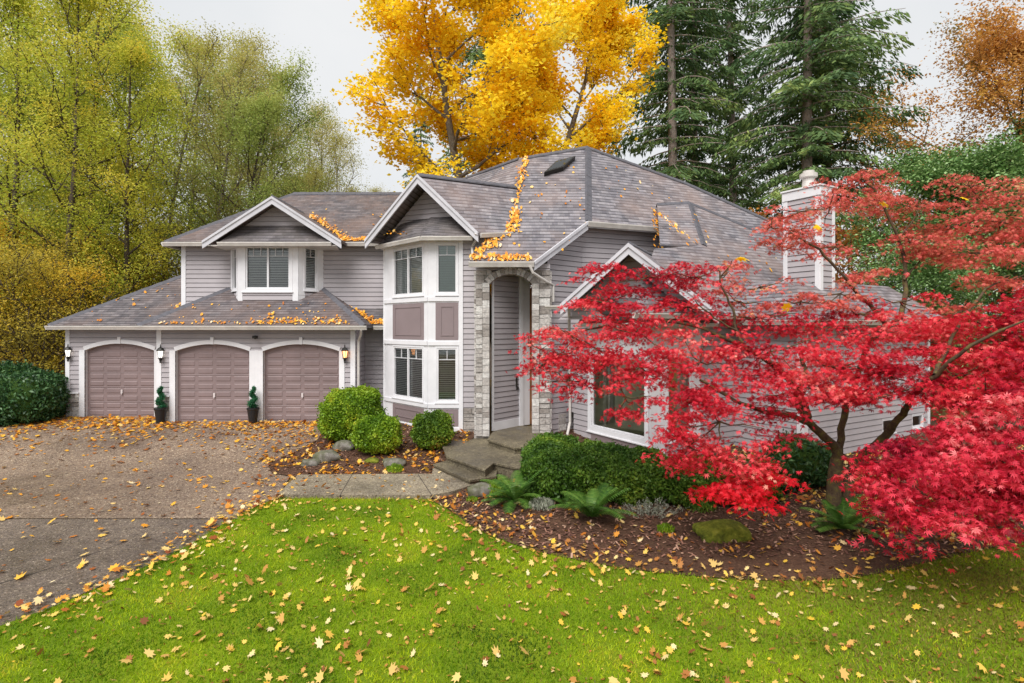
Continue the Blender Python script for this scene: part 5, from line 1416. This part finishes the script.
limb([Lp(812, 426, 9.8), Lp(790, 415, 9.6), Lp(760, 410, 9.4), Lp(735, 400, 9.2), Lp(700, 380, 9.0)], .055, .02)
limb([Lp(808, 418, 9.75), Lp(802, 400, 9.7), Lp(780, 370, 9.9), Lp(740, 345, 10.2), Lp(690, 325, 10.4), Lp(640, 320, 10.5), Lp(585, 330, 10.3)], .07, .015)
limb([Lp(795, 390, 9.6), Lp(805, 375, 9.6), Lp(800, 350, 9.8)], .05, .03)
limb([fork, Lp(842, 430, 10.1), Lp(846, 405, 10.1), Lp(855, 385, 10.2), Lp(870, 340, 10.4), Lp(900, 318, 10.6)], .07, .035)
limb([Lp(900, 318, 10.6), Lp(905, 290, 10.8), Lp(902, 255, 11.0), Lp(893, 228, 11.0), Lp(878, 195, 11.1), Lp(862, 178, 11.1)], .05, .012)
limb([Lp(904, 280, 10.8), Lp(918, 262, 11), Lp(935, 248, 11.1)], .02, .008)
limb([Lp(895, 240, 11.0), Lp(912, 222, 11), Lp(920, 205, 11.1)], .02, .008)
limb([Lp(885, 325, 10.6), Lp(874, 310, 10.5), Lp(850, 285, 10.3), Lp(825, 255, 10.2), Lp(803, 240, 10.1), Lp(790, 232, 10.1)], .04, .012)
limb([Lp(780, 365, 9.9), Lp(748, 350, 9.9), Lp(738, 335, 9.9), Lp(733, 310, 9.9), Lp(722, 285, 9.9), Lp(718, 270, 9.9)], .035, .012)
limb([Lp(737, 330, 9.9), Lp(715, 318, 9.8), Lp(695, 300, 9.7)], .02, .008)
limb([Lp(856, 462, 10.15), Lp(872, 448, 9.9), Lp(890, 430, 9.6), Lp(905, 410, 9.3), Lp(916, 392, 9.0), Lp(935, 375, 8.6), Lp(965, 350, 8.2)], .085, .025)
limb([Lp(850, 470, 10.1), Lp(880, 462, 9.4), Lp(915, 455, 8.7), Lp(960, 450, 8.0), Lp(1010, 448, 7.5)], .055, .02)
limb([Lp(965, 350, 8.2), Lp(1000, 330, 8.0), Lp(1060, 310, 7.8)], .025, .012)
limb([Lp(935, 375, 8.6), Lp(960, 325, 9.2), Lp(985, 290, 9.8), Lp(1010, 275, 10)], .035, .012)
limb([Lp(846, 405, 10.1), Lp(862, 392, 9.8), Lp(885, 385, 9.4)], .04, .02)
limb([Lp(870, 340, 10.4), Lp(920, 330, 10), Lp(985, 300, 9.8)], .03, .01)
# pads: (px, py, Y, rx_px, ry_px, depth_m, weight, colour class, leaf scale)
pads = [
 # left tier
 (560, 352, 10.2, 42, 22, .5, 1.0, 0, 1), (530, 343, 10.2, 22, 10, .3, .15, 0, 1), (585, 340, 10.1, 50, 26, .6, 1.6, 0, 1), (640, 330, 10, 60, 24, .8, 1.8, 0, 1), (610, 300, 10.3, 50, 22, .6, 1.5, 0, 1), (650, 275, 10.6, 50, 22, .6, 1.3, 0, 1), (600, 268, 10.6, 26, 12, .4, .35, 0, 1),
 (700, 275, 10.6, 45, 22, .6, .9, 0, 1), (690, 305, 10.3, 45, 16, .6, .8, 0, 1), (570, 378, 9.9, 36, 16, .4, .6, 0, 1), (545, 362, 10, 30, 12, .3, .35, 0, 1),
 (640, 365, 9.6, 55, 22, .6, 1.5, 0, 1), (700, 360, 9.5, 60, 28, .7, 2.0, 0, 1), (625, 395, 9.2, 36, 20, .4, .5, 0, 1), (690, 400, 9.0, 45, 26, .6, 1.2, 0, 1),
 (720, 420, 8.9, 55, 28, .6, 1.4, 0, 1), (690, 445, 8.7, 42, 26, .5, 1.1, 0, 1), (735, 460, 8.5, 42, 26, .5, 1.1, 0, 1), (745, 485, 8.3, 34, 16, .4, .9, 3, 1.1), (715, 490, 8.3, 16, 14, .3, .35, 3, 1.1), (770, 475, 8.4, 18, 14, .3, .3, 3, 1.1),
 (770, 405, 9.1, 35, 14, .5, .5, 0, 1), (780, 435, 8.9, 25, 10, .3, .2, 0, 1),
 # centre tier
 (770, 350, 9.6, 60, 26, .8, 1.9, 0, 1), (830, 365, 9.4, 60, 24, .8, 2.1, 0, 1), (880, 370, 9.2, 60, 26, .8, 2.2, 0, 1), (800, 385, 9.1, 65, 16, .6, 1.6, 0, 1), (870, 395, 8.9, 45, 14, .5, 1.0, 0, 1), (920, 385, 8.7, 30, 18, .5, .7, 0, 1.1),
 (760, 315, 10.2, 45, 14, .6, .8, 0, 1), (815, 325, 10.2, 50, 14, .6, 1.0, 0, 1), (740, 300, 10.4, 40, 18, .5, .35, 1, 1), (720, 275, 10.3, 35, 18, .5, .35, 1, 1), (760, 285, 10.3, 30, 20, .5, .2, 1, 1), (870, 335, 10, 45, 12, .6, .9, 0, 1),
 # upper thin tier
 (800, 232, 10.4, 45, 16, .6, .9, 1, .95), (770, 225, 10.5, 22, 10, .4, .25, 1, .9), (830, 205, 11, 40, 22, .6, .9, 1, .9), (860, 178, 11.2, 45, 12, .6, .7, 1, .9), (800, 210, 10.8, 25, 18, .5, .45, 1, .9), (880, 195, 11.2, 45, 16, .6, .9, 1, .9), (835, 245, 10.6, 28, 16, .5, .5, 1, .95),
 (920, 205, 11.4, 40, 14, .6, .9, 1, .9), (970, 185, 11.6, 45, 18, .6, 1.0, 1, .9), (1015, 195, 11.4, 40, 18, .6, 1.0, 1, .9), (950, 225, 11, 50, 14, .6, 1.1, 1, .95), (1000, 220, 10.8, 45, 18, .6, 1.2, 1, 1), (910, 240, 10.8, 40, 12, .5, .6, 1, .95), (985, 250, 10.4, 55, 14, .6, 1.2, 1, 1), (1040, 240, 10.4, 50, 25, .8, 1.3, 1, 1),
 (860, 270, 10.4, 30, 16, .5, .45, 1, 1), (840, 292, 10.3, 40, 16, .5, .5, 1, 1), (935, 250, 10.8, 40, 8, .5, .5, 1, 1),
 (965, 305, 9.8, 26, 10, .5, .2, 1, 1), (900, 300, 10.3, 35, 16, .5, .35, 0, 1), (800, 300, 10.4, 45, 14, .5, .5, 1, 1), (1000, 278, 10, 40, 10, .6, .7, 1, 1), (860, 312, 10.2, 40, 10, .5, .6, 0, 1),
 # right masses
 (925, 325, 9.6, 50, 14, .7, 1.3, 0, 1), (980, 318, 9.2, 55, 20, .8, 1.9, 0, 1), (1040, 300, 9, 45, 30, .8, 1.6, 0, 1.1), (950, 345, 9.2, 50, 14, .7, 1.1, 0, 1), (1000, 355, 8.6, 55, 24, .8, 2.0, 0, 1.1), (1050, 360, 8, 50, 40, .8, 1.8, 0, 1.2), (955, 372, 8.7, 30, 16, .6, .7, 0, 1.1),
 (985, 395, 8, 35, 26, .6, 1.6, 0, 1.15), (1030, 410, 7.4, 45, 36, .7, 1.9, 2, 1.05), (970, 430, 7.8, 40, 20, .6, 1.4, 2, 1.15), (915, 455, 8.0, 45, 22, .6, 1.5, 2, 1.1), (880, 462, 8.3, 30, 16, .5, .7, 0, 1.1), (960, 465, 7.4, 55, 24, .7, 2.0, 2, 1.05), (1015, 465, 7.0, 45, 32, .7, 2.0, 2, 1.12),
 (920, 490, 7.4, 45, 20, .6, 1.4, 2, 1.05), (980, 492, 7.1, 50, 20, .6, 1.6, 2, 1.1), (1035, 495, 6.9, 40, 22, .6, 1.3, 2, 1.1), (900, 515, 7.2, 24, 18, .4, .45, 0, 1.2), (950, 520, 6.9, 30, 14, .4, .5, 2, 1.12), (1000, 522, 6.8, 24, 10, .3, .3, 2, 1.1), (885, 480, 8, 24, 14, .5, .5, 0, 1.15), (905, 535, 7.0, 14, 10, .3, .12, 0, 1.2),
 (1080, 430, 6.8, 60, 60, .9, 2.2, 2, 1.12), (1110, 330, 7.6, 60, 60, 1, 2, 0, 1.2), (1100, 250, 9.5, 60, 50, 1, 1.6, 1, 1.0),
]
M['redp'] = leafmat('pink_red_maple_leaf', [(0, (.24, .006, .024)), (.3, (.60, .018, .05)), (.7, (.86, .07, .11)), (1, (.95, .34, .33))], .32, .5, nscale=1.2)
M['redf'] = leafmat('scarlet_maple_leaf', [(0, (.50, .004, .012)), (.5, (.80, .012, .03)), (1, (.90, .04, .06))], .45, .5, nscale=1.2)
bank = {0: [], 1: [], 2: [], 3: []}
for (px, py, Y, rx, ry, dp, wt, cl, ls) in pads:
    c = Lp(px, py, Y); sx, sz = rx/F*Y, ry/F*Y
    # sub clumps: thin drooping layers
    ncl = max(4, int(13*wt))
    dd = g.normal(size=(ncl, 3)); dd /= np.linalg.norm(dd, axis=1, keepdims=True); dd *= (g.random(ncl)**.45)[:, None]
    cc = c+dd*np.array((sx, max(dp, sx*.6), sz))
    tot = int(720*wt); k = g.integers(0, ncl, tot)
    off = g.normal(0, 1, (tot, 3))*np.array((.16, .16, .028)); rad = np.hypot(off[:, 0], off[:, 1]); off[:, 2] -= rad*.35
    P = cc[k]+off
    bank[cl].append((P, ls))
    for q in cc[:: max(1, ncl//5)]:      # twigs
        best = None
        hub = c*.75+q*.25+np.array((0, 0, -.05)); mid_ = (hub+q)/2+g.normal(0, .04, 3); br.append((np.array([c+np.array((0, 0, -.03)), hub, mid_, q]), np.array((.014, .011, .008, .005))))
tubes('trunk', br, M['barkm'], jm, 8)
for cl, mt in ((0, 'red'), (1, 'redo'), (2, 'redp'), (3, 'redf')):
    P = np.concatenate([p for p, s in bank[cl]]); S = np.concatenate([np.full(len(p), s) for p, s in bank[cl]])
    star_leaves('crown', P, .108*S, M[mt], jm, flat=.35, g=g, droop=.55, wd=.115)
# a few yellow maple leaves caught on it
yl = np.array([Lp(815, 226, 10), Lp(965, 198, 11), Lp(789, 308, 9.8), Lp(738, 258, 10), Lp(881, 202, 10.8)])
for q in yl: star_leaves('caught_leaf', q[None], .26, M['yellow'], jm, flat=.1, g=g, droop=.4, wd=.3)

# ================================================================== LIGHT, SKY, CAMERA
world = bpy.data.worlds.new('World'); scn.world = world; world.use_nodes = True
nt = world.node_tree; nt.nodes.clear(); n = N(nt)
sky = n('TexSky', sky_type='NISHITA', sun_disc=False, sun_elevation=R(52), sun_rotation=R(200), air_density=1, dust_density=3)
hs = n('HueSaturation', {'Saturation': .25, 'Color': sky.outputs[0]})
tc = n('TexCoord').outputs['Generated']
cn = n('TexNoise', {'Vector': tc, 'Scale': 2.2, 'Detail': 5, 'Roughness': .55}).outputs['Fac']
cl = ramp(n, cn, [(.3, (8.3, 8.6, 8.9)), (.7, (9.6, 9.7, 9.8))])
mx = mixc(n, .88, hs.outputs[0], cl)
bg = n('Background', {'Color': mx, 'Strength': .075})
wo = nt.nodes.new('ShaderNodeOutputWorld'); nt.links.new(bg.outputs[0], wo.inputs[0])
sun = bpy.data.lights.new('sun', 'SUN'); sun.energy = 3.2; sun.angle = R(40); sun.color = (1, .97, .93)
so = bpy.data.objects.new('sun', sun); link(so); so.rotation_euler = (R(37), 0, R(-22)); so.location = (0, 0, 30)
cam = bpy.data.cameras.new('camera'); co = bpy.data.objects.new('camera', cam); link(co)
co.location = (0, 0, EYE); co.rotation_euler = (R(90), 0, 0)
cam.sensor_width = 36; cam.lens = 36*F/1024; cam.shift_y = -(341.5-HZ)/1024; cam.clip_end = 2000
scn.camera = co
scn.view_settings.view_transform = 'Standard'; scn.view_settings.look = 'None'; scn.view_settings.gamma = 1; scn.view_settings.exposure = .41
scn.cycles.max_bounces = 8; scn.cycles.transparent_max_bounces = 12; scn.cycles.use_denoising = True
